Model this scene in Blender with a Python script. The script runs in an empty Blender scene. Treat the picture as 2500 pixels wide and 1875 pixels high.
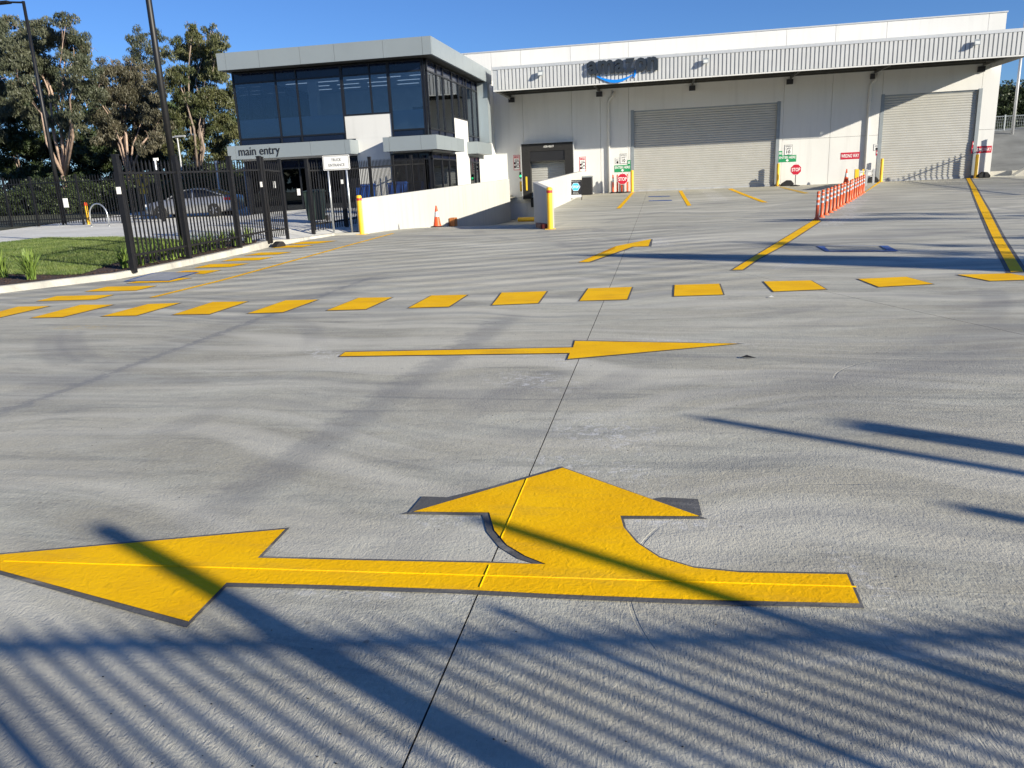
import bpy, bmesh, math, random
import numpy as np
from mathutils import Vector, Matrix
R = math.radians
rnd = random.Random(7)
sc = bpy.context.scene
COL = sc.collection
# ------------------------------------------------------------------ camera, sky, sun, exposure
YAW, PITCH, ROLL, FPX, EYE = R(11.54), R(14.62), R(2.57), 1900.0, 1.65
SUN_DIR = (-.875, .485)            # where shadows fall on the ground
SUN_EL = R(17.6)
def cam_axes():
    fwd = np.array([-math.sin(YAW)*math.cos(PITCH), math.cos(YAW)*math.cos(PITCH), -math.sin(PITCH)])
    right = np.array([math.cos(YAW), math.sin(YAW), 0.]); down = np.cross(fwd, right)
    c, s = math.cos(ROLL), math.sin(ROLL)
    return right*c+down*s, down*c-right*s, fwd
AX = cam_axes(); CAM = np.array([0, 0, EYE])
cam = bpy.data.cameras.new('camera'); camo = bpy.data.objects.new('camera', cam); COL.objects.link(camo)
cam.sensor_width = 36; cam.lens = FPX/2500*36; cam.clip_end = 3000; cam.clip_start = .05
m = Matrix.Identity(4)
for i in range(3):
    m[i][0] = AX[0][i]; m[i][1] = -AX[1][i]; m[i][2] = -AX[2][i]; m[i][3] = CAM[i]
camo.matrix_world = m; sc.camera = camo
w = bpy.data.worlds.new('World'); sc.world = w; w.use_nodes = True
nt = w.node_tree; bg = nt.nodes['Background']
sky = nt.nodes.new('ShaderNodeTexSky'); sky.sky_type = 'NISHITA'; sky.sun_disc = False
saz = math.atan2(-SUN_DIR[0], -SUN_DIR[1])      # compass-like angle of the sun from +Y towards +X
sky.sun_elevation = SUN_EL; sky.sun_rotation = saz
sky.air_density = 1.0; sky.dust_density = .1; sky.ozone_density = 5; sky.altitude = 600
hs = nt.nodes.new('ShaderNodeHueSaturation'); hs.inputs['Saturation'].default_value = 1.0
tn = nt.nodes.new('ShaderNodeMix'); tn.data_type = 'RGBA'; tn.blend_type = 'MULTIPLY'; tn.inputs[0].default_value = 1; tn.inputs[7].default_value = (.80, .98, 1.30, 1)   # the camera's deep blue rendering of a clear sky
nt.links.new(sky.outputs[0], hs.inputs['Color']); nt.links.new(hs.outputs[0], tn.inputs[6]); nt.links.new(tn.outputs[2], bg.inputs[0]); bg.inputs[1].default_value = .059
sl = bpy.data.lights.new('sun', 'SUN'); sl.energy = 4.65; sl.angle = R(.53); sl.color = (1, .92, .765)
so = bpy.data.objects.new('sun', sl); COL.objects.link(so)
dv = Vector((SUN_DIR[0], SUN_DIR[1], -math.tan(SUN_EL))).normalized()
so.rotation_euler = dv.to_track_quat('-Z', 'Y').to_euler(); so.location = (30, -20, 40)
vs = sc.view_settings; vs.view_transform = 'Standard'; vs.look = 'None'; vs.gamma = 1; vs.exposure = .85
sc.render.engine = 'CYCLES'; sc.cycles.max_bounces = 6; sc.cycles.transparent_max_bounces = 12
# ------------------------------------------------------------------ geometry of the place
YW = 48.0; XS = -10.18; YO = 34.35; YC = 43.4; FL = .71
def g(x, y): return .000308*min(max(y, 0), YW)**2
def ss(t): t = min(max(t, 0), 1); return t*t*(3-2*t)
def lz(x, y): return g(x, min(y, 44))+.12*(1-.9*ss((y-20.6)/2)*ss((x+12.3)/1.2))+.09*ss((y-15)/7)*ss((-10.7-x)/.8)+.21*ss((y-20)/13)*ss((x+20)/3)
def ray(px, py): return AX[0]*((px-1250)/FPX)+AX[1]*((py-937.5)/FPX)+AX[2]
def onY(px, py, Y): d = ray(px, py); return CAM+d*(Y/d[1])
def onX(px, py, X): d = ray(px, py); return CAM+d*(X/d[0])
def hit(px, py, f=g, off=0):
    d = ray(px, py); F = lambda t: (CAM+d*t)[2]-f((CAM+d*t)[0], (CAM+d*t)[1])-off
    t = .2
    while F(t) > 0 and t < 150: t += .1
    lo, hi = t-.1, t
    for _ in range(25):
        k = (lo+hi)/2
        if F(k) > 0: lo = k
        else: hi = k
    return CAM+d*lo
def G(px, py): p = hit(px, py); return (p[0], p[1])
def Lp(px, py): p = hit(px, py, lz); return (p[0], p[1])
def V(px, py, s=1.1302): return G(px*s, py*s)
def W(px, py, Y=YW): p = onY(px, py, Y); return (p[0], p[2])
# ------------------------------------------------------------------ materials
def nodes(name):
    mt = bpy.data.materials.new(name); mt.use_nodes = True
    return mt, mt.node_tree, mt.node_tree.nodes['Principled BSDF']
def mat(name, c, rough=.6, metal=0, var=.08, scale=3., bump=0., bscale=40., spec=.5, emit=0):
    mt, t, b = nodes(name); N = t.nodes; L = t.links
    b.inputs['Roughness'].default_value = rough; b.inputs['Metallic'].default_value = metal
    b.inputs['Specular IOR Level'].default_value = spec
    geo = N.new('ShaderNodeNewGeometry')
    nz = N.new('ShaderNodeTexNoise'); nz.inputs['Scale'].default_value = scale; nz.inputs['Detail'].default_value = 5
    L.new(geo.outputs['Position'], nz.inputs['Vector'])
    cr = N.new('ShaderNodeValToRGB'); cr.color_ramp.elements[0].position = .3; cr.color_ramp.elements[1].position = .7
    cr.color_ramp.elements[0].color = tuple(max(v*(1-var), 0) for v in c)+(1,)
    cr.color_ramp.elements[1].color = tuple(min(v*(1+var), 1) for v in c)+(1,)
    L.new(nz.outputs['Fac'], cr.inputs[0]); L.new(cr.outputs[0], b.inputs['Base Color'])
    if bump:
        n2 = N.new('ShaderNodeTexNoise'); n2.inputs['Scale'].default_value = bscale; n2.inputs['Detail'].default_value = 4
        L.new(geo.outputs['Position'], n2.inputs['Vector'])
        bp = N.new('ShaderNodeBump'); bp.inputs['Strength'].default_value = 1; bp.inputs['Distance'].default_value = bump
        L.new(n2.outputs['Fac'], bp.inputs['Height']); L.new(bp.outputs[0], b.inputs['Normal'])
    if emit:
        b.inputs['Emission Color'].default_value = tuple(c)+(1,); b.inputs['Emission Strength'].default_value = emit
    return mt
def wall_mat(name, c, k=.12):
    mt, t, b = nodes(name); N = t.nodes; L = t.links; pos = N.new('ShaderNodeNewGeometry').outputs['Position']
    def nz(sc_, s, det=5):
        mp = N.new('ShaderNodeMapping'); mp.inputs['Scale'].default_value = sc_; L.new(pos, mp.inputs[0]); n = N.new('ShaderNodeTexNoise'); n.inputs['Scale'].default_value = s; n.inputs['Detail'].default_value = det; L.new(mp.outputs[0], n.inputs[0]); return n.outputs['Fac']
    d = tuple(v*.80 for v in c); cc = mix(t, math_(t, 'MULTIPLY', smooth(t, nz((1, 1, .07), 3.5, 6), .48, .75), k*3.2), c, d)
    cc = mix(t, math_(t, 'MULTIPLY', smooth(t, nz((1, 1, 1), .5), .4, .7), k*1.6), cc, d); cc = mix(t, math_(t, 'MULTIPLY', smooth(t, nz((1, 1, 1), 9, 3), .6, .72), k), cc, tuple(v*.6 for v in c))
    L.new(cc, b.inputs['Base Color']); b.inputs['Roughness'].default_value = .8; b.inputs['Specular IOR Level'].default_value = .3
    bp = N.new('ShaderNodeBump'); bp.inputs['Distance'].default_value = .0015; L.new(nz((1, 1, 1), 22, 3), bp.inputs['Height']); L.new(bp.outputs[0], b.inputs['Normal'])
    return mt
def math_(t, op, a, b=None, clamp=False):
    n = t.nodes.new('ShaderNodeMath'); n.operation = op; n.use_clamp = clamp
    for i, v in enumerate((a, b)):
        if v is None: continue
        if isinstance(v, (int, float)): n.inputs[i].default_value = v
        else: t.links.new(v, n.inputs[i])
    return n.outputs[0]
def mix(t, f, a, b, kind='MIX'):
    n = t.nodes.new('ShaderNodeMix'); n.data_type = 'RGBA'; n.blend_type = kind
    for s, v in ((0, f), (6, a), (7, b)):
        if isinstance(v, (int, float)): n.inputs[s].default_value = v
        elif isinstance(v, tuple): n.inputs[s].default_value = v+(1,)
        else: t.links.new(v, n.inputs[s])
    return n.outputs[2]
def smooth(t, v, lo, hi, a=0., b=1.):
    n = t.nodes.new('ShaderNodeMapRange'); n.interpolation_type = 'SMOOTHSTEP'
    t.links.new(v, n.inputs[0]); n.inputs[1].default_value = lo; n.inputs[2].default_value = hi
    n.inputs[3].default_value = a; n.inputs[4].default_value = b
    return n.outputs[0]
def concrete(name, base=(.40, .385, .355), yard=False, amp=1.):
    mt, t, b = nodes(name); N = t.nodes; L = t.links
    pos = N.new('ShaderNodeNewGeometry').outputs['Position']
    def noise(sx, sy, scale, det=5, dist=0., rough=.5, rot=0., off=0):
        mp = N.new('ShaderNodeMapping'); mp.inputs['Scale'].default_value = (sx, sy, 1); mp.inputs['Rotation'].default_value = (0, 0, rot)
        mp.inputs['Location'].default_value = (off, off*1.7, 0)
        L.new(pos, mp.inputs[0]); n = N.new('ShaderNodeTexNoise'); n.inputs['Scale'].default_value = scale
        n.inputs['Detail'].default_value = det; n.inputs['Distortion'].default_value = dist; n.inputs['Roughness'].default_value = rough
        L.new(mp.outputs[0], n.inputs[0]); return n.outputs['Fac']
    col = base
    big = noise(1, 1, .22, 4, 1.2)
    st = noise(.45, 1.5, .8, 7, 1.6, .6, rot=R(8))
    st2 = noise(.3, 2.6, 1.5, 8, 1.0, .65, rot=R(-9), off=5)
    fine = noise(1, 1, 45, 3)
    # sweeping trowel bands: coordinates bent by slow noise, then stretched
    wn = N.new('ShaderNodeTexNoise'); wn.inputs['Scale'].default_value = .16; wn.inputs['Detail'].default_value = 2; L.new(pos, wn.inputs[0])
    wo = N.new('ShaderNodeVectorMath'); wo.operation = 'MULTIPLY_ADD'; L.new(wn.outputs['Color'], wo.inputs[0]); wo.inputs[1].default_value = (5, 5, 0); L.new(pos, wo.inputs[2])
    def sweep(sx, sy, scale, det, rot, off):
        mp = N.new('ShaderNodeMapping'); mp.inputs['Scale'].default_value = (sx, sy, 0); mp.inputs['Rotation'].default_value = (0, 0, rot); mp.inputs['Location'].default_value = (off, off, 0)
        L.new(wo.outputs[0], mp.inputs[0]); n = N.new('ShaderNodeTexNoise'); n.inputs['Scale'].default_value = scale; n.inputs['Detail'].default_value = det; n.inputs['Distortion'].default_value = .6
        L.new(mp.outputs[0], n.inputs[0]); return n.outputs['Fac']
    sw1 = sweep(.16, 1.5, .9, 4, R(14), 0); sw2 = sweep(.22, 2.2, .8, 4, R(-16), 31); sw3 = sweep(.3, 3.6, 1.1, 5, R(4), 57)
    mot = noise(1, 1.3, 5, 8, .8, .7, off=3)
    c = mix(t, smooth(t, big, .35, .65), tuple(v*(1-.14*amp) for v in base), tuple(min(1, v*(1+.10*amp)) for v in base))
    c = mix(t, math_(t, 'MULTIPLY', smooth(t, st, .42, .66), .55*amp), c, (.56, .56, .48))
    c = mix(t, math_(t, 'MULTIPLY', smooth(t, st2, .48, .70), .5*amp), c, (.20, .21, .205))
    c = mix(t, math_(t, 'MULTIPLY', smooth(t, mot, .42, .72), .3*amp), c, (.25, .245, .235))
    c = mix(t, .30, c, mix(t, smooth(t, fine, .3, .7), (.20, .20, .19), (.60, .585, .55)), 'SOFT_LIGHT')
    c = mix(t, math_(t, 'MULTIPLY', smooth(t, sw1, .47, .66), .62*amp), c, (.62, .595, .50))
    c = mix(t, math_(t, 'MULTIPLY', smooth(t, sw2, .5, .68), .50*amp), c, (.235, .24, .235))
    c = mix(t, math_(t, 'MULTIPLY', smooth(t, sw3, .52, .70), .45*amp), c, (.58, .56, .48))
    vo = N.new('ShaderNodeTexVoronoi'); vo.inputs['Scale'].default_value = 3.1; vo.inputs['Randomness'].default_value = 1; L.new(pos, vo.inputs[0])
    spot = smooth(t, vo.outputs['Distance'], .025, .05, 1, 0)
    c = mix(t, math_(t, 'MULTIPLY', spot, .5), c, (.12, .115, .11))
    hgt = None
    if yard:
        sp = N.new('ShaderNodeSeparateXYZ'); L.new(pos, sp.inputs[0]); X, Y = sp.outputs[0], sp.outputs[1]
        wob = math_(t, 'MULTIPLY', math_(t, 'SUBTRACT', mot, .5), .5)
        def band(p, q, wd, soft):
            (x0, y0), (x1, y1) = p, q; ln = math.hypot(x1-x0, y1-y0); nx, ny = (y1-y0)/ln, -(x1-x0)/ln
            d = math_(t, 'ADD', math_(t, 'MULTIPLY', X, nx), math_(t, 'MULTIPLY', Y, ny))
            d = math_(t, 'ABSOLUTE', math_(t, 'ADD', math_(t, 'SUBTRACT', d, nx*x0+ny*y0), wob if soft > .05 else 0.))
            tx, ty = -ny, nx
            a = math_(t, 'SUBTRACT', math_(t, 'ADD', math_(t, 'MULTIPLY', X, tx), math_(t, 'MULTIPLY', Y, ty)), tx*x0+ty*y0)
            sg = 1 if (x1-x0)*tx+(y1-y0)*ty > 0 else -1
            a = math_(t, 'MULTIPLY', a, sg)
            inr = math_(t, 'MULTIPLY', smooth(t, a, -.6, .3), smooth(t, a, ln-.5, ln+.6, 1, 0))
            return math_(t, 'MULTIPLY', smooth(t, d, wd, wd+soft, 1, 0), inr)
        def arc(cx, cy, r, wd, soft, ang0=None):
            dx = math_(t, 'SUBTRACT', X, cx); dy = math_(t, 'SUBTRACT', Y, cy)
            rr = math_(t, 'POWER', math_(t, 'ADD', math_(t, 'MULTIPLY', dx, dx), math_(t, 'MULTIPLY', dy, dy)), .5)
            d = math_(t, 'ABSOLUTE', math_(t, 'SUBTRACT', rr, r))
            return smooth(t, d, wd, wd+soft, 1, 0)
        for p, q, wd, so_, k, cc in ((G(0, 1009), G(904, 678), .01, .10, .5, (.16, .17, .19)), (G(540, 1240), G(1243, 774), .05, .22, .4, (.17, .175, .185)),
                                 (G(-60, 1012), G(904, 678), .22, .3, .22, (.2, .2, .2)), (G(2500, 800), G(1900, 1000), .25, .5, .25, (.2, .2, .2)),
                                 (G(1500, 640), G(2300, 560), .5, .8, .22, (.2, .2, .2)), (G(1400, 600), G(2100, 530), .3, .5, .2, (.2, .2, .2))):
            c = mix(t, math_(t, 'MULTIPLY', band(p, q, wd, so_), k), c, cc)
        brk = smooth(t, noise(1, 1, .5, 3, off=9), .45, .62)
        for cx, cy, r, wd in ((-2.2, 12.2, 6.4, .09), (-2.0, 12.4, 6.9, .09), (6, 3, 7.2, .1), (6.2, 3.2, 7.9, .08), (-8, 6, 4.6, .08), (9, 24, 11, .12), (9, 24, 12.6, .12), (2, 26, 8, .12)):
            c = mix(t, math_(t, 'MULTIPLY', math_(t, 'MULTIPLY', arc(cx, cy, r, wd, .12), brk), .3), c, (.19, .19, .195))
        # pale dust where old paint was ground away
        scuff = smooth(t, noise(1, 1.4, 6, 8, 2.5, .75, off=2), .50, .60)
        for p, q, wd in ((G(1380, 1130), G(1540, 1155), .05), (G(1120, 1268), G(1290, 1275), .03), (G(1520, 1262), G(1690, 1272), .03), (G(2010, 552), G(2100, 520), .18), (G(2060, 520), G(2110, 480), .15),
                         (G(870, 1442), G(1130, 1450), .02), (G(1340, 870), G(1385, 880), .08), (G(780, 860), G(815, 875), .06), (G(1590, 583), G(1610, 600), .15), (G(1960, 640), G(1890, 655), .08),
                         (G(1460, 1050), G(1530, 1070), .12), (G(1270, 925), G(1345, 935), .12), (G(2110, 1430), G(2140, 1470), .03), (G(1600, 830), G(1830, 840), .03), (G(1760, 490), G(1700, 455), .2)):
            c = mix(t, math_(t, 'MULTIPLY', math_(t, 'MULTIPLY', band(p, q, wd, wd*1.6+.03), scuff), .75), c, (.72, .72, .72))
        ys = band(G(165, 800), G(250, 798), .06, .16)
        c = mix(t, math_(t, 'MULTIPLY', math_(t, 'MULTIPLY', ys, scuff), .55), c, (.62, .40, .05))
        # trowel ripples across the middle and coarse broom ridges near the front
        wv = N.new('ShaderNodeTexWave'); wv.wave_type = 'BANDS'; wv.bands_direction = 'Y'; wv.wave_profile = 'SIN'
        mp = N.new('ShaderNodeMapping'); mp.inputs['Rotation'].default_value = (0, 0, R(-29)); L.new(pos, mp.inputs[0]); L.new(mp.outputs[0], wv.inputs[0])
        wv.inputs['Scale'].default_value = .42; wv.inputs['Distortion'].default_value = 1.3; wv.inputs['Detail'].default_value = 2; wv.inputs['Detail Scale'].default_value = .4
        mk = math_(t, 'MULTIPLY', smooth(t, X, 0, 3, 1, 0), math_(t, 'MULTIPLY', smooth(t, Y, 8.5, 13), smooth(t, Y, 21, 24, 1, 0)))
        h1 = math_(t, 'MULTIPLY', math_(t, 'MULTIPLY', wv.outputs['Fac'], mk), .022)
        w2f = noise(2.6, .75, 16, 5, 2.2, .6, rot=R(20), off=6)
        mk2 = math_(t, 'MULTIPLY', smooth(t, Y, 2.1, 3.2, 1, .12), smooth(t, noise(1, 1, .8, 3, off=4), .35, .6))
        h2 = math_(t, 'MULTIPLY', math_(t, 'MULTIPLY', w2f, mk2), .008)
        crk = smooth(t, math_(t, 'ADD', arc(1.0, 3.0, 1.15, .004, .006), arc(2.2, 6.2, .9, .004, .006)), 0, 1)
        crk = math_(t, 'MULTIPLY', crk, smooth(t, noise(1, 1, .9, 2, off=11), .48, .55))
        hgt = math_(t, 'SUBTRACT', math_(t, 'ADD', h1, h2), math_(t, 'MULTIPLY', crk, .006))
    mid = noise(1, 1.6, 9, 6, 1.0, .65, off=7)
    hf = math_(t, 'ADD', math_(t, 'MULTIPLY', noise(1, 1, 70, 4, .3), .0035), math_(t, 'MULTIPLY', mid, .006))
    hf = math_(t, 'ADD', hf, math_(t, 'MULTIPLY', noise(2.2, .7, 30, 4, 1.5), .0025))
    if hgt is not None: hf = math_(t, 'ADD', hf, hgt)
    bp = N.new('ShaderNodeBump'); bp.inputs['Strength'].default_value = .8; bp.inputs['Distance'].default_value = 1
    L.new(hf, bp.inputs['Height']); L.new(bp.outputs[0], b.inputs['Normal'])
    L.new(c, b.inputs['Base Color']); b.inputs['Roughness'].default_value = .85; b.inputs['Specular IOR Level'].default_value = .25
    return mt
def paint_mat(name, c, wear=.0, scuffk=.32, scuffc=(.42, .26, .05)):
    mt, t, b = nodes(name); N = t.nodes; L = t.links
    pos = N.new('ShaderNodeNewGeometry').outputs['Position']
    n = N.new('ShaderNodeTexNoise'); n.inputs['Scale'].default_value = 2.2; n.inputs['Detail'].default_value = 6; L.new(pos, n.inputs[0])
    n2 = N.new('ShaderNodeTexNoise'); n2.inputs['Scale'].default_value = 22; n2.inputs['Detail'].default_value = 6; n2.inputs['Distortion'].default_value = 1.5; L.new(pos, n2.inputs[0])
    cc = mix(t, smooth(t, n.outputs['Fac'], .3, .7), tuple(v*.9 for v in c), tuple(min(1, v*1.06) for v in c))
    cc = mix(t, math_(t, 'MULTIPLY', smooth(t, n2.outputs['Fac'], .60, .72), .28+wear), cc, tuple(v*.62 for v in c))
    mp = N.new('ShaderNodeMapping'); mp.inputs['Scale'].default_value = (.5, 2.4, 1); mp.inputs['Rotation'].default_value = (0, 0, R(20)); L.new(pos, mp.inputs[0])
    n5 = N.new('ShaderNodeTexNoise'); n5.inputs['Scale'].default_value = 2.6; n5.inputs['Detail'].default_value = 7; n5.inputs['Roughness'].default_value = .65; L.new(mp.outputs[0], n5.inputs[0])
    cc = mix(t, math_(t, 'MULTIPLY', smooth(t, n5.outputs['Fac'], .5, .75), scuffk), cc, scuffc)
    L.new(cc, b.inputs['Base Color']); b.inputs['Roughness'].default_value = .6; b.inputs['Specular IOR Level'].default_value = .06
    n3 = N.new('ShaderNodeTexNoise'); n3.inputs['Scale'].default_value = 60; n3.inputs['Detail'].default_value = 3; L.new(pos, n3.inputs[0])
    h = math_(t, 'ADD', math_(t, 'MULTIPLY', n2.outputs['Fac'], .004), math_(t, 'MULTIPLY', n3.outputs['Fac'], .0018))
    bp = N.new('ShaderNodeBump'); bp.inputs['Distance'].default_value = 1; bp.inputs['Strength'].default_value = .7
    L.new(h, bp.inputs['Height']); L.new(bp.outputs[0], b.inputs['Normal'])
    return mt
def glass_mat(name, tint, refl=.10):
    mt = bpy.data.materials.new(name); mt.use_nodes = True; t = mt.node_tree; N = t.nodes; L = t.links
    N.remove(N['Principled BSDF']); out = N['Material Output']
    tr = N.new('ShaderNodeBsdfTransparent'); tr.inputs[0].default_value = tint+(1,)
    gl = N.new('ShaderNodeBsdfGlossy'); gl.inputs['Roughness'].default_value = .01; gl.inputs[0].default_value = (.9, .95, 1, 1)
    fr = N.new('ShaderNodeFresnel'); fr.inputs[0].default_value = 1.5
    f = math_(t, 'ADD', fr.outputs[0], refl, True)
    mx = N.new('ShaderNodeMixShader'); L.new(f, mx.inputs[0]); L.new(tr.outputs[0], mx.inputs[1]); L.new(gl.outputs[0], mx.inputs[2]); L.new(mx.outputs[0], out.inputs[0])
    return mt
def leaf_mat(name, a, b_, sc_=.5):
    mt, t, b = nodes(name); N = t.nodes; L = t.links
    pos = N.new('ShaderNodeNewGeometry').outputs['Position']
    n = N.new('ShaderNodeTexNoise'); n.inputs['Scale'].default_value = sc_; n.inputs['Detail'].default_value = 3; L.new(pos, n.inputs[0])
    n2 = N.new('ShaderNodeTexWhiteNoise'); n2.noise_dimensions = '3D'
    sn = N.new('ShaderNodeVectorMath'); sn.operation = 'SNAP'; sn.inputs[1].default_value = (.25, .25, .25); L.new(pos, sn.inputs[0]); L.new(sn.outputs[0], n2.inputs[0])
    f = math_(t, 'ADD', math_(t, 'MULTIPLY', smooth(t, n.outputs['Fac'], .35, .65), .6), math_(t, 'MULTIPLY', n2.outputs['Value'], .4))
    L.new(mix(t, f, a, b_), b.inputs['Base Color']); b.inputs['Roughness'].default_value = .5; b.inputs['Specular IOR Level'].default_value = .4
    b.inputs['Transmission Weight'].default_value = 0
    return mt
def film_mat():
    mt, t, b = nodes('window_film'); b.inputs['Base Color'].default_value = (.50, .60, .66, 1); b.inputs['Roughness'].default_value = .4; b.inputs['Alpha'].default_value = .7
    return mt
M = dict(
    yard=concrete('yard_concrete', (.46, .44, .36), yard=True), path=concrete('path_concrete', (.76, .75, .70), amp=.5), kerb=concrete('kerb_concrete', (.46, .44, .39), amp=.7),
    shot=mat('shotcrete', (.15, .155, .15), .9, var=.25, scale=.7, bump=.03, bscale=3), dark=mat('joint_dark', (.05, .05, .05), .9),
    yellow=paint_mat('yellow_road_paint', (1.0, .535, .004)), black=paint_mat('blackout_paint', (.12, .12, .12), 0, .75, (.33, .32, .30)), blue=paint_mat('blue_road_paint', (.06, .13, .36), 0, .8, (.30, .31, .33)),
    faint=paint_mat('worn_yellow_paint', (.62, .40, .08), .3), white=wall_mat('painted_precast', (.68, .68, .66)), white2=wall_mat('render_wall', (.62, .62, .60), .07),
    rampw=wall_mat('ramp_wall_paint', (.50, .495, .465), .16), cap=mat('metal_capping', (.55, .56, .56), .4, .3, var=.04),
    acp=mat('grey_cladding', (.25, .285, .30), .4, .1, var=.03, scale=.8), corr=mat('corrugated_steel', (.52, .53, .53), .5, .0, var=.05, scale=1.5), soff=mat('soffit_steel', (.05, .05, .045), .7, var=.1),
    roller=mat('roller_steel', (.46, .455, .42), .42, .25, var=.05, scale=1.5), frame=mat('door_frame_grey', (.25, .28, .30), .5, .2), alu=mat('black_mullion', (.02, .022, .028), .35, .4),
    fence=mat('black_powdercoat', (.007, .007, .008), .5, 0, var=.2, scale=6), galv=mat('galvanised_steel', (.55, .57, .58), .38, .8, var=.12, scale=9), galvd=mat('dull_galvanised', (.42, .43, .44), .55, .3, var=.12, scale=4),
    ypost=mat('bollard_yellow', (.88, .52, .03), .4, var=.06), red=mat('red_band', (.45, .03, .02), .45), orange=mat('orange_plastic', (.78, .13, .04), .45, var=.08, scale=8), refl=mat('reflective_tape', (.55, .55, .57), .3, var=.05),
    fluo=mat('cone_orange', (.9, .10, .02), .5, var=.05), rubber=mat('black_rubber', (.010, .010, .011), .8, var=.3, scale=8), bin_g=mat('bin_dark_green', (.02, .035, .028), .5), bin_b=mat('bin_blue', (.012, .07, .32), .45),
    signw=mat('sign_white', (.80, .80, .78), .45, var=.02), signg=mat('sign_green', (.015, .27, .10), .4, var=.03), signr=mat('sign_red', (.50, .012, .035), .4, var=.03), signb=mat('sign_black', (.011, .011, .013), .5), signy=mat('sign_yellow', (.80, .52, .03), .5),
    ped=mat('pedestrian_sign_yellow', (.50, .33, .02), .5), cyan=mat('sign_blue', (.05, .40, .75), .4), logo=mat('logo_charcoal', (.018, .025, .035), .45), smile=mat('logo_blue', (.006, .22, .75), .35),
    spand=mat('spandrel_glass', (.006, .010, .028), .08, 0, var=.1), glass=glass_mat('tinted_glass', (.60, .68, .76), .05), glass2=glass_mat('dark_glass', (.14, .19, .24), .07), film=film_mat(),
    ceil=mat('ceiling_tile', (.7, .72, .73), .8), strip=mat('light_strip', (.9, .95, 1.), .5, emit=.35), carpet=mat('carpet', (.08, .09, .11), .9), inner=mat('inner_wall', (.68, .72, .76), .8), desk=mat('desk_dark', (.03, .03, .035), .5),
    car=mat('silver_car_paint', (.50, .51, .53), .28, .7, var=.02), cglass=mat('car_glass', (.01, .012, .018), .05), tyre=mat('tyre_rubber', (.018, .018, .018), .8), rim=mat('alloy_rim', (.55, .55, .57), .3, .9), tail=mat('tail_lamp_red', (.55, .02, .03), .2), lampw=mat('lamp_lens', (.75, .77, .8), .15),
    bark=mat('gum_bark', (.36, .26, .20), .85, var=.45, scale=2.2, bump=.02, bscale=6), bark2=mat('grey_bark', (.27, .21, .17), .85, var=.4, scale=2, bump=.02, bscale=6),
    leaf1=leaf_mat('gum_leaf_olive', (.040, .052, .028), (.105, .11, .066)), leaf2=leaf_mat('gum_leaf_brownish', (.045, .046, .028), (.118, .105, .065)), leaf3=leaf_mat('gum_leaf_green', (.036, .052, .018), (.115, .115, .045)),
    leaf4=leaf_mat('shrub_leaf', (.018, .030, .012), (.06, .085, .03)), leaf5=leaf_mat('pale_leaf', (.13, .12, .04), (.28, .24, .09)),
    grass=leaf_mat('lawn_blades', (.065, .11, .02), (.15, .19, .05), 1.3), soil=mat('lawn_soil', (.07, .09, .02), .95, var=.35, scale=4, bump=.01, bscale=20), mulch=mat('bark_mulch', (.055, .032, .022), .95, var=.6, scale=30, bump=.03, bscale=26),
    strap=leaf_mat('strappy_leaf', (.07, .13, .02), (.24, .33, .07), 4), litter=mat('woodland_soil', (.05, .055, .03), .95, var=.5, scale=.8), terr=mat('dry_ground', (.12, .12, .07), .95, var=.3, scale=.05), asph=mat('asphalt', (.05, .05, .052), .9, var=.2),
    go=mat('signal_green', (.02, .8, .25), .4, emit=1.2), ledl=mat('led_lens', (.6, .62, .6), .2))
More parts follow.
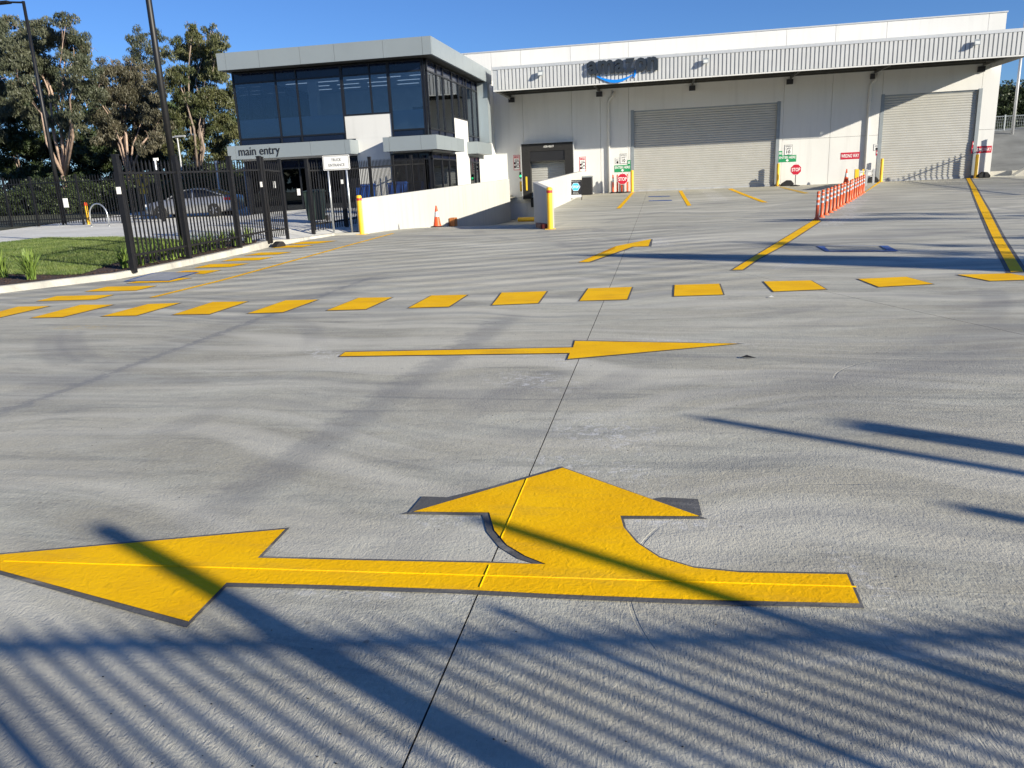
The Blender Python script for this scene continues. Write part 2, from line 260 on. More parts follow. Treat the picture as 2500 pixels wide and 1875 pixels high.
# ------------------------------------------------------------------ mesh helpers
def link(o, parent=None):
    COL.objects.link(o)
    if parent is not None: o.parent = parent
    return o
def tag(o, label=None, cat=None, group=None, kind=None):
    for k, v in (('label', label), ('category', cat), ('group', group), ('kind', kind)):
        if v: o[k] = v
    return o
def empty(name, loc=(0, 0, 0), rz=0):
    o = bpy.data.objects.new(name, None); o.location = loc; o.rotation_euler = (0, 0, rz); o.empty_display_size = .2
    return link(o)
class MB:
    def __init__(s): s.v = []; s.f = []
    def add(s, vs_, fs):
        n = len(s.v); s.v += [tuple(float(c) for c in v) for v in vs_]; s.f += [tuple(i+n for i in f) for f in fs]; return s
    def box(s, x0, x1, y0, y1, z0, z1):
        return s.add([(x, y, z) for z in (z0, z1) for y in (y0, y1) for x in (x0, x1)], [(0, 2, 3, 1), (4, 5, 7, 6), (0, 1, 5, 4), (2, 6, 7, 3), (0, 4, 6, 2), (1, 3, 7, 5)])
    def bar(s, p, q, w_, h_, up=(0, 0, 1)):
        p, q = Vector(p), Vector(q); d = (q-p).normalized(); u = Vector(up)
        if abs(d.dot(u)) > .99: u = Vector((0, 1, 0))
        a = d.cross(u).normalized()*w_/2; b = a.cross(d).normalized()*h_/2
        return s.add([p-a-b, p+a-b, p+a+b, p-a+b, q-a-b, q+a-b, q+a+b, q-a+b], [(0, 1, 2, 3), (4, 7, 6, 5), (0, 4, 5, 1), (1, 5, 6, 2), (2, 6, 7, 3), (3, 7, 4, 0)])
    def tube(s, pts, rs, n=8, cap=True):
        pts = [Vector(p) for p in pts]; rs = rs if isinstance(rs, (list, tuple)) else [rs]*len(pts)
        base = len(s.v); ref = None
        for i, p in enumerate(pts):
            d = (pts[min(i+1, len(pts)-1)]-pts[max(i-1, 0)]).normalized()
            if ref is None: ref = d.orthogonal().normalized()
            ref = (ref-d*ref.dot(d)).normalized(); b = d.cross(ref)
            for k in range(n):
                a = 2*math.pi*k/n; s.v.append(tuple(p+(ref*math.cos(a)+b*math.sin(a))*rs[i]))
        for i in range(len(pts)-1):
            for k in range(n):
                a = base+i*n; s.f.append((a+k, a+(k+1) % n, a+n+(k+1) % n, a+n+k))
        if cap: s.f.append(tuple(base+k for k in range(n))[::-1]); s.f.append(tuple(base+(len(pts)-1)*n+k for k in range(n)))
        return s
    def lathe(s, prof, n=16, c=(0, 0, 0)):   # profile list of (radius, z)
        base = len(s.v)
        for r, z in prof:
            for k in range(n):
                a = 2*math.pi*k/n; s.v.append((c[0]+r*math.cos(a), c[1]+r*math.sin(a), c[2]+z))
        for i in range(len(prof)-1):
            for k in range(n): a = base+i*n; s.f.append((a+k, a+(k+1) % n, a+n+(k+1) % n, a+n+k))
        s.f.append(tuple(base+k for k in range(n))[::-1]); s.f.append(tuple(base+(len(prof)-1)*n+k for k in range(n)))
        return s
    def prismY(s, poly, y0, y1):             # polygon in x,z extruded in y
        n = len(poly); return s.add([(x, y0, z) for x, z in poly]+[(x, y1, z) for x, z in poly], [tuple(range(n)), tuple(range(n, 2*n))[::-1]]+[(i, i+n, (i+1) % n+n, (i+1) % n) for i in range(n)])
    def prismZ(s, poly, z0, z1):
        n = len(poly); return s.add([(x, y, z0) for x, y in poly]+[(x, y, z1) for x, y in poly], [tuple(range(n))[::-1], tuple(range(n, 2*n))]+[(i, (i+1) % n, (i+1) % n+n, i+n) for i in range(n)])
    def mesh(s, name, m_, smooth_=False):
        me = bpy.data.meshes.new(name); me.from_pydata(s.v, [], s.f); me.materials.append(m_); me.validate(); me.update()
        if smooth_: me.polygons.foreach_set('use_smooth', [True]*len(me.polygons))
        return me
    def build(s, name, m_, parent=None, smooth_=False, bevel=0):
        o = bpy.data.objects.new(name, s.mesh(name, m_, smooth_)); link(o, parent)
        if bevel:
            b = o.modifiers.new('bevel', 'BEVEL'); b.width = bevel; b.segments = 2; b.limit_method = 'ANGLE'
        return o
def struct(o): o['kind'] = 'structure'; return o
def dup(root, loc=None, rz=None, label=None):
    r = root.copy(); COL.objects.link(r)
    if loc is not None: r.location = loc
    if rz is not None: r.rotation_euler = (0, 0, rz)
    if label: r['label'] = label
    for ch in list(root.children):
        c = ch.copy(); COL.objects.link(c); c.parent = r
        for gg in list(ch.children): d = gg.copy(); COL.objects.link(d); d.parent = c
    return r
def bm_to(bm, name, m_, parent=None):
    me = bpy.data.meshes.new(name); bm.to_mesh(me); bm.free(); me.materials.append(m_)
    o = bpy.data.objects.new(name, me); return link(o, parent)
TXT = {}
def text(s_, name, parent, m_, xc, zc, wd, ht, y, depth=.003, bold=0., align='x'):
    """lettering fitted into a box wd x ht centred at xc, zc on a face looking along -y"""
    cu = bpy.data.curves.new('txt', 'FONT'); cu.body = s_; cu.extrude = .01; cu.offset = bold; cu.align_x = 'CENTER'; cu.resolution_u = 3
    to = bpy.data.objects.new('txt', cu); COL.objects.link(to)
    me = bpy.data.meshes.new_from_object(to.evaluated_get(bpy.context.evaluated_depsgraph_get())); bpy.data.objects.remove(to); bpy.data.curves.remove(cu)
    co = np.empty(len(me.vertices)*3); me.vertices.foreach_get('co', co); co = co.reshape(-1, 3)
    lo, hi = co.min(0), co.max(0); k = (co-(lo+hi)/2)/np.maximum(hi-lo, 1e-6)
    if align == 'x': P = np.stack([xc+k[:, 0]*wd, y-depth/2-k[:, 2]*depth, zc+k[:, 1]*ht], 1)
    else: P = np.stack([k[:, 0]*wd+xc, y-depth/2-k[:, 2]*depth, zc+k[:, 1]*ht], 1)
    me.vertices.foreach_set('co', P.ravel()); me.materials.clear(); me.materials.append(m_); me.update(); me.name = name
    return link(bpy.data.objects.new(name, me), parent)
# ------------------------------------------------------------------ ground: slabs, ramp, path, lawn
RA = (-9.62, 24.2); RD = (-8.95, YW)                    # left side of the dock ramp
RN = G(1340, 559); RP = (-5.12, 30.9); RQ = (-5.0, YW)   # right side: bollard, kink, dock wall
J1 = [G(983, 1875), G(1395, 930), G(1575, 482)]; J2 = (G(0, 1372), G(2500, 1450))
J3 = (G(1349, 561), G(1782, 660)); J4 = (G(1875, 491), G(2306, 665)); J6 = (G(1400, 508), G(2200, 470))
ramp_poly = [(RA[0]-.09, RA[1]), (RN[0]+.12, RN[1]), (RP[0]+.09, RP[1]), (RQ[0]+.09, RQ[1]+.5), (RD[0]-.09, RD[1]+.5)]
def inside(p, poly):
    c = False; x, y = p; n = len(poly)
    for i in range(n):
        (x0, y0), (x1, y1) = poly[i], poly[(i+1) % n]
        if (y0 > y) != (y1 > y) and x < (x1-x0)*(y-y0)/(y1-y0)+x0: c = not c
    return c
def grid(x0, x1, y0, y1, nx, ny):
    bm = bmesh.new(); vs_ = [[bm.verts.new((x0+(x1-x0)*i/nx, y0+(y1-y0)*j/ny, 0)) for i in range(nx+1)] for j in range(ny+1)]
    for j in range(ny):
        for i in range(nx): bm.faces.new((vs_[j][i], vs_[j][i+1], vs_[j+1][i+1], vs_[j+1][i]))
    return bm
def cut(bm, p, q, off=0, keep=0):
    """bisect by the vertical plane through p,q; keep=+1 keeps the left of p->q, -1 the right"""
    d = Vector((q[0]-p[0], q[1]-p[1], 0)).normalized(); n = Vector((-d.y, d.x, 0))
    bmesh.ops.bisect_plane(bm, geom=bm.verts[:]+bm.edges[:]+bm.faces[:], dist=1e-5, plane_co=Vector((p[0], p[1], 0))+n*off, plane_no=n, clear_inner=keep > 0, clear_outer=keep < 0)
yard = empty('yard_pavement'); struct(yard)
XR = 19.2
HG = .0032
j1a, j1b = J1[0], J1[2]
slab_sides = []
for sj1 in (1, -1):
    for sj2 in (1, -1):
        for sj6 in (1, -1):
            if sj2 < 0 and sj6 > 0: continue
            for s3 in ((1, -1) if sj2 > 0 and sj6 < 0 else (0,)):
                bm = grid(-45, XR, -20, YW+.4, 40, 46)
                cut(bm, j1a, j1b, sj1*HG, sj1)
                cut(bm, J2[0], J2[1], sj2*HG*.3, sj2)
                cut(bm, J6[0], J6[1], sj6*HG, sj6)
                if s3:
                    jj = J3 if sj1 > 0 else (J3[0], J3[1]) ; cut(bm, J3[0], J3[1], s3*HG, s3)
                for a, b_ in zip(ramp_poly, ramp_poly[1:]+ramp_poly[:1]): cut(bm, a, b_)
                dl = [f for f in bm.faces if inside(f.calc_center_median()[:2], ramp_poly)]
                bmesh.ops.delete(bm, geom=dl, context='FACES')
                if not bm.faces: bm.free(); continue
                for v in bm.verts: v.co.z = g(v.co.x, v.co.y)
                be = [e for e in bm.edges if e.is_boundary]
                r_ = bmesh.ops.extrude_edge_only(bm, edges=be)
                for v in [x for x in r_['geom'] if isinstance(x, bmesh.types.BMVert)]: v.co.z -= .05
                for f in [x for x in r_['geom'] if isinstance(x, bmesh.types.BMFace)]: f.material_index = 1
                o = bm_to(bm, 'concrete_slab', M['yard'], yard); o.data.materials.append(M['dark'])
jb = grid(-45, XR, -20, YW+.4, 40, 46)
for a, b_ in zip(ramp_poly, ramp_poly[1:]+ramp_poly[:1]): cut(jb, a, b_)
bmesh.ops.delete(jb, geom=[f for f in jb.faces if inside(f.calc_center_median()[:2], ramp_poly)], context='FACES')
for v in jb.verts: v.co.z = g(v.co.x, v.co.y)-.03
bm_to(jb, 'joint_filler', M['dark'], yard)
# ramp
def rampz(y): return .18-(.18+.62)*ss((y-24.2)/20)
def lerp(a, b, k): return (a[0]+(b[0]-a[0])*k, a[1]+(b[1]-a[1])*k)
def xl(y): return RA[0]+(RD[0]-RA[0])*(y-RA[1])/(RD[1]-RA[1])
def xr(y): return RN[0]+(RP[0]-RN[0])*(y-RN[1])/(RP[1]-RN[1]) if y < RP[1] else RP[0]+(RQ[0]-RP[0])*(y-RP[1])/(RQ[1]-RP[1])
mb = MB(); ys_ = [24.08+i*(YW-24.08)/24 for i in range(25)]
for y in ys_: mb.v += [(xl(y)-.12, y, rampz(y)-(.003 if y > 24.1 else 0)), (xr(y)+.12, y, rampz(y)-(.003 if y > 24.1 else 0))]
for i in range(24): mb.f.append((2*i, 2*i+1, 2*i+3, 2*i+2))
struct(mb.build('dock_ramp', M['yard']))
# wide ground
bm = grid(-900, 900, -700, 1500, 60, 60)
for v in bm.verts:
    r_ = math.hypot(v.co.x, v.co.y-25); v.co.z = -1.2+1.5*ss((r_-60)/80)
struct(bm_to(bm, 'terrain', M['terr']))
# kerb and raised path
kb = [G(-300, 742), G(-60, 721), G(0, 716), G(44, 711), G(158, 697), G(285, 682), G(380, 665), G(475, 645), G(585, 621), G(660, 603), G(710, 594), G(760, 584), G(817, 575), G(878, 573)]
def offs(pl, d):
    out = []
    for i, p in enumerate(pl):
        a, b_ = pl[max(i-1, 0)], pl[min(i+1, len(pl)-1)]; t_ = Vector((b_[0]-a[0], b_[1]-a[1])).normalized(); out.append((p[0]-t_.y*d, p[1]+t_.x*d))
    return out
kt = offs(kb, .17)
mb = MB(); n = len(kb)
for i in range(n):
    hk = .12*(1 if i < 9 else max(.15, 1-(i-8)/3.))
    zi = g(*kb[i]); a, t_ = kb[i], kt[i]; e = offs(kb, .03)[i]; zz = lz(*t_)+.006
    mb.v += [(a[0], a[1], zi-.05), (e[0], e[1], zz-.012), (e[0]+(t_[0]-e[0])*.15, e[1]+(t_[1]-e[1])*.15, zz), (t_[0], t_[1], zz), (t_[0], t_[1], zi-.1)]
for i in range(n-1):
    for k in range(4): a = i*5+k; mb.f.append((a, a+5, a+6, a+1))
struct(mb.build('kerb', M['kerb']))
right_edge = kt+[(-9.85, 24.4), (-9.25, YW)]
def edge_x(y):
    pl = right_edge
    for (x0, y0), (x1, y1) in zip(pl, pl[1:]):
        if y0 <= y <= y1: return x0+(x1-x0)*(y-y0)/(y1-y0+1e-9)
    return pl[-1][0] if y > pl[-1][1] else pl[0][0]
def Lsheet(name, f_left, f_right, y0, y1, m_, off, nx=30, ny=60, kind='structure'):
    mb = MB()
    for j in range(ny+1):
        y = y0+(y1-y0)*j/ny; a, b_ = f_left(y), f_right(y)
        for i in range(nx+1): x = a+(b_-a)*i/nx; mb.v.append((x, y, lz(x, y)+off))
    for j in range(ny):
        for i in range(nx): a = j*(nx+1)+i; mb.f.append((a, a+1, a+nx+2, a+nx+1))
    o = mb.build(name, m_); tag(o, kind=kind); return o
ymin = kt[0][1]
Lsheet('footpath', lambda y: -60, edge_x, ymin, YW, M['path'], 0)
def poly_at(name, poly, f, off, m_, step=1.0, parent=None):
    bm = bmesh.new(); vs_ = [bm.verts.new((x, y, 0)) for x, y in poly]; bm.faces.new(vs_)
    bmesh.ops.triangulate(bm, faces=bm.faces[:])
    ys = [p[1] for p in poly]; xs = [p[0] for p in poly]
    y = math.floor(min(ys)/step)*step+step
    while y < max(ys): cut(bm, (0, y), (1, y)); y += step
    x = math.floor(min(xs)/(step*3))*step*3+step*3
    while x < max(xs): cut(bm, (x, 0), (x, 1)); x += step*3
    for v in bm.verts: v.co.z = f(v.co.x, v.co.y)+off
    bmesh.ops.recalc_face_normals(bm, faces=bm.faces[:])
    if sum(f_.normal.z for f_ in bm.faces) < 0: bmesh.ops.reverse_faces(bm, faces=bm.faces[:])
    return bm_to(bm, name, m_, parent)
kin = kt[:9]
fl = [Lp(-300, 600), Lp(0, 594), Lp(111, 582), Lp(285, 580), Lp(450, 588), Lp(560, 590)]
garden = poly_at('garden_bed', kin+[Lp(665, 588)]+fl[::-1], lz, .01, M['mulch']); struct(garden)
lawn_poly = [Lp(-300, 700), Lp(0, 672), Lp(60, 672), Lp(150, 674), Lp(200, 672), Lp(250, 655), Lp(300, 638), Lp(400, 618), Lp(500, 598), Lp(540, 589)]+fl[::-1][1:]
lawn = poly_at('lawn', lawn_poly, lz, .02, M['soil']); struct(lawn)
def pick(poly, n_):
    xs = [p[0] for p in poly]; ys = [p[1] for p in poly]; out = []
    while len(out) < n_:
        p = (rnd.uniform(min(xs), max(xs)), rnd.uniform(min(ys), max(ys)))
        if p[0] > -26 and inside(p, poly): out.append(p)
    return out
def blades(name, pts, h0, h1, w_, m_, f, off):
    vv = []; ff = []
    for x, y in pts:
        a = rnd.uniform(0, 6.283); h = rnd.uniform(h0, h1); z = f(x, y)+off; k = len(vv); l_ = h*rnd.uniform(.1, .7); b_ = rnd.uniform(0, 6.283)
        vv += [(x-math.cos(a)*w_, y-math.sin(a)*w_, z), (x+math.cos(a)*w_, y+math.sin(a)*w_, z), (x+math.cos(b_)*l_, y+math.sin(b_)*l_, z+h)]; ff.append((k, k+1, k+2))
    mb = MB(); mb.v = vv; mb.f = ff; o = mb.build(name, m_); return o
gb = blades('grass', pick(lawn_poly, 110000), .025, .06, .006, M['grass'], lz, .02); tag(gb, 'short green lawn behind the kerb on the left', 'grass', kind='stuff')
mc = MB()
for x, y in pick(kin+[Lp(665, 588)]+fl[::-1], 4500):
    if inside((x, y), lawn_poly): continue
    a = rnd.uniform(0, 3.14); l_ = rnd.uniform(.02, .06); z = lz(x, y)+.015
    mc.bar((x, y, z), (x+math.cos(a)*l_, y+math.sin(a)*l_, z+rnd.uniform(0, .03)), .02, .008)
tag(mc.build('mulch_chips', M['mulch']), 'dark bark mulch chips along the kerb', 'mulch', kind='stuff')
Lsheet('woodland_floor', lambda y: -120, lambda y: -29-(y-30)*.2 if y < 46 else -20, 20, 95, M['litter'], .03)
# ------------------------------------------------------------------ painted markings
def outset(poly, d):
    n_ = len(poly); area = sum(poly[i][0]*poly[(i+1) % n_][1]-poly[(i+1) % n_][0]*poly[i][1] for i in range(n_)); s_ = 1 if area > 0 else -1; out = []
    for i in range(n_):
        p0, p, p1 = Vector(poly[i-1]), Vector(poly[i]), Vector(poly[(i+1) % n_])
        a = (p-p0).normalized(); b_ = (p1-p).normalized(); na = Vector((a.y, -a.x))*s_; nb = Vector((b_.y, -b_.x))*s_
        k = na+nb; k = k/max(k.length_squared/2, .35) if k.length > 1e-6 else na
        out.append((p.x+k.x*d, p.y+k.y*d))
    return out
def marking(name, poly, label, cat, group=None, border=.03, m_='yellow', shift=(0, 0)):
    e = empty(name, (0, 0, 0)); cx = sum(p[0] for p in poly)/len(poly); cy = sum(p[1] for p in poly)/len(poly); e.location = (cx, cy, g(cx, cy))
    P = poly_at('paint', [(x-cx, y-cy) for x, y in poly], lambda x, y: g(x+cx, y+cy)-g(cx, cy), .008, M[m_], parent=e)
    if border: poly_at('black_border', [(x-cx+shift[0], y-cy+shift[1]) for x, y in outset(poly, border)], lambda x, y: g(x+cx, y+cy)-g(cx, cy), .004, M['black'], parent=e)
    tag(e, label, cat, group); return e
c3 = lambda x, y: G(x/1.77, y/1.77+650)
c4 = lambda x, y: G(x/1.77+1250, y/1.77+600)
c6 = lambda x, y: G(x/3.16, y/3.16+400)
c7 = lambda x, y: G(x/4.022+1250, y/4.022+350)
c8 = lambda x, y: G(x/3.16+1800, y/3.16+350)
c9 = lambda x, y: G(x/3.016+1500, y/3.016+50)
c2 = lambda x, y: G(x/2.91+500, y/2.91+50)
dash = [[c3(-140, 235), c3(-20, 228), c3(215, 174), c3(80, 176)], [c3(135, 225), c3(270, 222), c3(490, 168), c3(350, 168)], [c3(440, 218), c3(590, 215), c3(780, 160), c3(640, 165)],
        [c3(748, 211), c3(905, 209), c3(1072, 154), c3(920, 156)], [c3(1070, 206), c3(1222, 201), c3(1375, 146), c3(1235, 149)], [c3(1412, 193), c3(1580, 188), c3(1695, 136), c3(1550, 138)],
        [c3(1765, 182), c3(1940, 177), c3(2020, 125), c3(1865, 128)], [V(1063, 660), V(1162, 656), V(1181, 630), V(1084, 633)],
        [c4(292, 240), c4(497, 234), c4(518, 180), c4(330, 186)], [c4(700, 220), c4(912, 213), c4(895, 166), c4(703, 171)], [c4(1130, 200), c4(1358, 190), c4(1292, 152), c4(1088, 156)],
        [c4(1585, 180), c4(1820, 167), c4(1703, 136), c4(1495, 145)], [c4(2065, 154), c4(2290, 147), c4(2150, 121), c4(1925, 127)]]
names = ['cut off by the left edge of the photo', 'second from the left edge, above the faint yellow smudge', 'third from the left edge', 'fourth from the left edge', 'fifth from the left, crossing the dark stain line',
         'sixth from the left', 'seventh from the left, above the tail of the sideways arrow', 'eighth from the left, just left of the one on the long joint', 'crossed by the long centre joint', 'first to the right of the long centre joint',
         'second to the right of the long centre joint', 'third to the right of the long centre joint', 'rightmost, below the end of the long yellow line at right']
for q, nm in zip(dash, names): marking('painted_dash', q, 'yellow driveway dash, '+nm, 'road marking', 'yellow dashes across the driveway', .022)
cw = [([c6(283, 1062), c6(735, 1050), c6(880, 1013), c6(440, 1023)], 'nearest the camera, beside the dash row'), ([c6(655, 988), c6(1050, 980), c6(1210, 943), c6(830, 950)], 'second from the camera, just before the blue framed patch'),
      ([c6(975, 924), c6(1310, 914), c6(1480, 882), c6(1150, 890)], 'half covered by the blue framed patch'), ([c6(1320, 846), c6(1575, 852), c6(1705, 822), c6(1430, 826)], 'touching the far corner of the blue framed patch'),
      ([c6(1495, 805), c6(1780, 797), c6(1925, 770), c6(1620, 776)], 'first beyond the blue framed patch'), ([c6(1710, 754), c6(2000, 745), c6(2105, 722), c6(1820, 728)], 'second beyond the blue framed patch'),
      ([c6(1885, 710), c6(2140, 701), c6(2250, 682), c6(2010, 686)], 'third beyond the blue framed patch'), ([c2(480, 1618), c2(690, 1612), c2(770, 1597), c2(570, 1600)], 'fourth beyond the blue patch, near the black block'),
      ([c2(600, 1592), c2(800, 1586), c2(940, 1566), c2(690, 1574)], 'farthest, nearest the truck entrance sign')]
for q, nm in cw: marking('crossing_bar', q, 'yellow bar by the left kerb, '+nm, 'road marking', 'yellow crossing bars along the left kerb', .01)
def frame_mark(outer, inner, m_, label, panel=True):
    e = empty('blue_frame_marking', (0, 0, 0))
    n_ = 4
    for i in range(4):
        a, b_ = outer[i], outer[(i+1) % 4]; c_, d_ = inner[(i+1) % 4], inner[i]
        poly_at('edge_stripe', [a, b_, c_, d_], g, .012, M[m_], parent=e)
    if panel: poly_at('pale_panel', inner, g, .011, M['galvd'], parent=e)
    tag(e, label, 'road marking'); return e
o_ = [c6(950, 910), c6(1310, 905), c6(1545, 838), c6(1180, 845)]
def shrink(q, k):
    c = lerp(lerp(q[0], q[2], .5), lerp(q[1], q[3], .5), .5); return [lerp(p, c, k) for p in q]
frame_mark(o_, shrink(o_, .13), 'blue', 'blue framed patch with grey patterned middle beside the left kerb')
o_ = [c8(690, 838), c8(1250, 838), c8(1160, 793), c8(610, 795)]
frame_mark(o_, [c8(712, 833), c8(1165, 832), c8(1100, 795), c8(668, 797)], 'blue', 'blue framed parking patch lying in shade right of the yellow line', False)
for q, nm in (([c9(250, 1300), c9(410, 1297), c9(408, 1292), c9(252, 1295)], 'nearer the roller door'), ([c9(253, 1332), c9(425, 1328), c9(422, 1322), c9(253, 1327)], 'farther from the roller door')):
    marking('blue_stripe', q, 'faint blue stripe before the large roller door, '+nm, 'road marking', 'faint blue stripes', 0, 'blue')
def strip(pl, wd): a = offs(pl, wd/2); b_ = offs(pl, -wd/2); return a+b_[::-1]
marking('edge_line', strip([c6(1172, 1033), c6(1700, 903), c6(2212, 762), G(830, 605), G(960, 570)], .11), 'long thin yellow line running from the ramp wall to the crossing bars', 'road marking', None, 0)
s_ = 1.1302
A2 = [V(733, 771), V(746, 762), V(1238, 752), V(1242, 738), V(1594, 744), V(1226, 777), V(1231, 764)]
marking('sideways_arrow', A2, 'long thin yellow arrow pointing right in the middle of the yard', 'road marking', None, .035, shift=(.02, .02))
marking('turning_arrow', [c7(655, 1170), c7(755, 1168), c7(1185, 1017), c7(1340, 1013), c7(1365, 942), c7(1020, 1012), c7(1085, 1013)], 'small yellow slanting arrow crossed by the pole shadow, right of the ramp bollard', 'road marking', None, .035, shift=(.03, 0))
big = [V(1829, 1244), V(1856, 1307), V(1500, 1299), V(1200, 1287), V(1000, 1277), V(700, 1267), V(490, 1262), V(408, 1346), G(-106, 1367), V(0, 1201), V(616, 1146), V(557, 1208), V(800, 1214), V(1050, 1219), V(1180, 1222), V(1135, 1204),
       V(1095, 1180), V(1068, 1148), V(1057, 1110), V(893, 1108), V(1216, 1013), V(1511, 1118), V(1340, 1117), V(1347, 1142), V(1375, 1175), V(1425, 1208), V(1500, 1230), V(1600, 1240)]
be = marking('double_headed_arrow', big, 'large yellow arrow pointing both left and ahead in the foreground', 'road marking', None, .025, shift=(-.012, -.004))
for k_, q in (('border_patch', [V(893, 1108), V(880, 1112), V(912, 1074), V(968, 1076), V(1060, 1054), V(1215, 1009), V(1216, 1013)]), ('border_patch', [V(1511, 1118), V(1400, 1082), V(1430, 1076), V(1508, 1080), V(1516, 1115)])):
    o = poly_at(k_, q, g, .0055, M['black']); o.parent = be; o.location = (-be.location[0], -be.location[1], -be.location[2])
def along(p, q, k): return lerp(p, q, k)
def ridge(p, q, wv_=.0035):
    pl = [lerp(p, q, i/40) for i in range(41)]; mb = MB()
    for i, (x, y) in enumerate(pl):
        r_ = wv_*rnd.uniform(.6, 1.5); z = g(x, y)
        d = Vector((q[0]-p[0], q[1]-p[1])).normalized(); nx, ny = -d.y*r_, d.x*r_; mb.v += [(x-nx, y-ny, z+.0085), (x+rnd.uniform(-.001, .001), y, z+.012), (x+nx, y+ny, z+.0085)]
    for i in range(40):
        for k in (0, 1): a = i*3+k; mb.f.append((a, a+1, a+4, a+3))
    o = mb.build('paint_ridge', M['yellow']); o.parent = be; o.location = (-be.location[0], -be.location[1], -be.location[2])
ridge(G(10, 1374), G(2090, 1437)); jd = lambda py: lerp(j1a, j1b, 0)
def j1_at(y): k = (y-j1a[1])/(j1b[1]-j1a[1]); return lerp(j1a, j1b, k)
ridge(j1_at(G(1165, 1438)[1]), j1_at(G(1190, 1384)[1])); ridge(j1_at(G(1225, 1318)[1]), j1_at(G(1285, 1172)[1]))
marking('lane_line', [c8(593, 590), c8(645, 600), c8(345, 795), c8(160, 895), c8(40, 978), c8(-40, 980), c8(80, 905), c8(270, 790)], 'wide yellow line running from the orange posts towards the camera', 'road marking', None, .035)
marking('lane_line', [c8(2110, 997), c8(1975, 740), c8(1880, 530), c8(1800, 335), c8(1765, 268), c8(1795, 268), c8(1845, 350), c8(1945, 530), c8(2050, 740), c8(2206, 992)], 'long yellow line at the right edge, from the right roller door towards the camera', 'road marking', None, .06)
marking('lane_line', [c8(960, 392), c8(985, 380), c8(1112, 297), c8(1090, 297)], 'short yellow line from the last orange post to the bollard of the right roller door', 'road marking', None, 0)
marking('bay_line', [c9(122, 1270), c9(143, 1269), c9(45, 1385), c9(15, 1385)], 'short yellow line from the left bollard of the large roller door', 'road marking', 'yellow bay lines before the roller door', 0)
marking('bay_line', [c9(473, 1255), c9(498, 1253), c9(567, 1363), c9(537, 1366)], 'short yellow line in front of the middle of the large roller door', 'road marking', 'yellow bay lines before the roller door', 0)
marking('bay_line', [c9(835, 1241), c9(865, 1238), c9(1130, 1340), c9(1090, 1341)], 'yellow line slanting right before the right half of the large roller door', 'road marking', 'yellow bay lines before the roller door', 0)
marking('bay_line', [c9(1215, 1229), c9(1245, 1227), c9(1435, 1272), c9(1400, 1276)], 'faint thin yellow line near the right bollard of the large roller door', 'road marking', 'yellow bay lines before the roller door', 0, 'faint')
p_ = G(1824, 876); leaf = MB(); lx, ly = p_; leaf.add([(lx-.06, ly+.01, g(lx, ly)+.012), (lx, ly+.03, g(lx, ly)+.03), (lx+.08, ly-.02, g(lx, ly)+.012), (lx+.01, ly-.012, g(lx, ly)+.02)], [(0, 3, 2, 1)])
tag(leaf.build('fallen_leaf', M['rubber']), 'dark curled leaf lying right of the sideways arrow tip', 'leaf')
p_ = G(1882, 727); lx, ly = p_; pl = MB(); pl.add([(lx-.03, ly, g(lx, ly)+.012), (lx+.01, ly+.03, g(lx, ly)+.025), (lx+.04, ly-.01, g(lx, ly)+.012), (lx, ly-.03, g(lx, ly)+.02)], [(0, 3, 2, 1)])
tag(pl.build('paper_scrap', M['signw']), 'small white scrap on the concrete below the dash row', 'litter')
gr_ = MB()
for _ in range(300):
    y = 1.7+rnd.random()**2*13; x = rnd.uniform(-.75, .65)*y-.2*y; r_ = rnd.uniform(.0015, .0045); z = g(x, y)+.001
    gr_.add([(x-r_, y, z), (x, y-r_*.8, z), (x+r_*1.3, y, z), (x, y+r_*.7, z), (x, y, z+r_*.7)], [(0, 1, 4), (1, 2, 4), (2, 3, 4), (3, 0, 4)])
tag(gr_.build('grit', M['rubber']), 'tiny dark grit scattered on the concrete', 'grit', kind='stuff')
# ------------------------------------------------------------------ warehouse
wh = empty('warehouse_building', (0, YW, FL)); tag(wh, 'long white precast warehouse with corrugated awning and two large roller doors', 'warehouse')
def wpart(mb, name, m_, **k):
    o = mb.build(name, m_, **k); o.parent = wh; o.location = (0, -YW, -FL); return o
X = lambda px, py: W(px, py)[0]; Z = lambda px, py: W(px, py)[1]
ZT = 8.98; ZL1 = Z(1534, 271)-.02; ZL2 = Z(2154, 232)-.02; ZJ = Z(2100, 332)
xa = [XS, X(1275, 250), X(1395, 250), X(1465, 250), X(1534.6, 260), X(1914, 240), X(2035, 179), X(2154, 232), X(2401, 177), 17.25]
dx0, dx1 = -8.35, -5.72; DZ0, DZ1 = .62, 3.35
d1 = (X(1548, 400), X(1892, 400)); d2 = (X(2152, 350), X(2377, 350))
GP = .014
panels = [(xa[0], xa[1], -.7, ZT), (xa[3], xa[4], .3, ZT), (xa[4], xa[5], ZL1, ZT), (xa[5], xa[6], .3, ZJ), (xa[5], xa[6], ZJ, ZT), (xa[6], xa[7], .3, ZJ), (xa[6], xa[7], ZJ, ZT), (xa[7], xa[8], ZL2, ZT), (xa[8], xa[9], .3, ZJ), (xa[8], xa[9], ZJ, ZT),
          (xa[2], xa[3], -.7, ZT), (xa[1], xa[2], DZ1, ZT), (xa[1], dx0, -.7, DZ1), (dx1, xa[2], -.7, DZ1), (dx0, dx1, -.7, DZ0)]
def boxp(x0, x1, z0, z1):
    return MB().box(x0+GP/2, x1-GP/2, YW, YW+.18, z0+GP/2, z1-GP/2)
for p in panels: wpart(boxp(*p), 'wall_panel', M['white'])
wpart(MB().box(XS-6, XS-GP/2, YW, YW+.18, 6, ZT), 'wall_panel', M['white'])
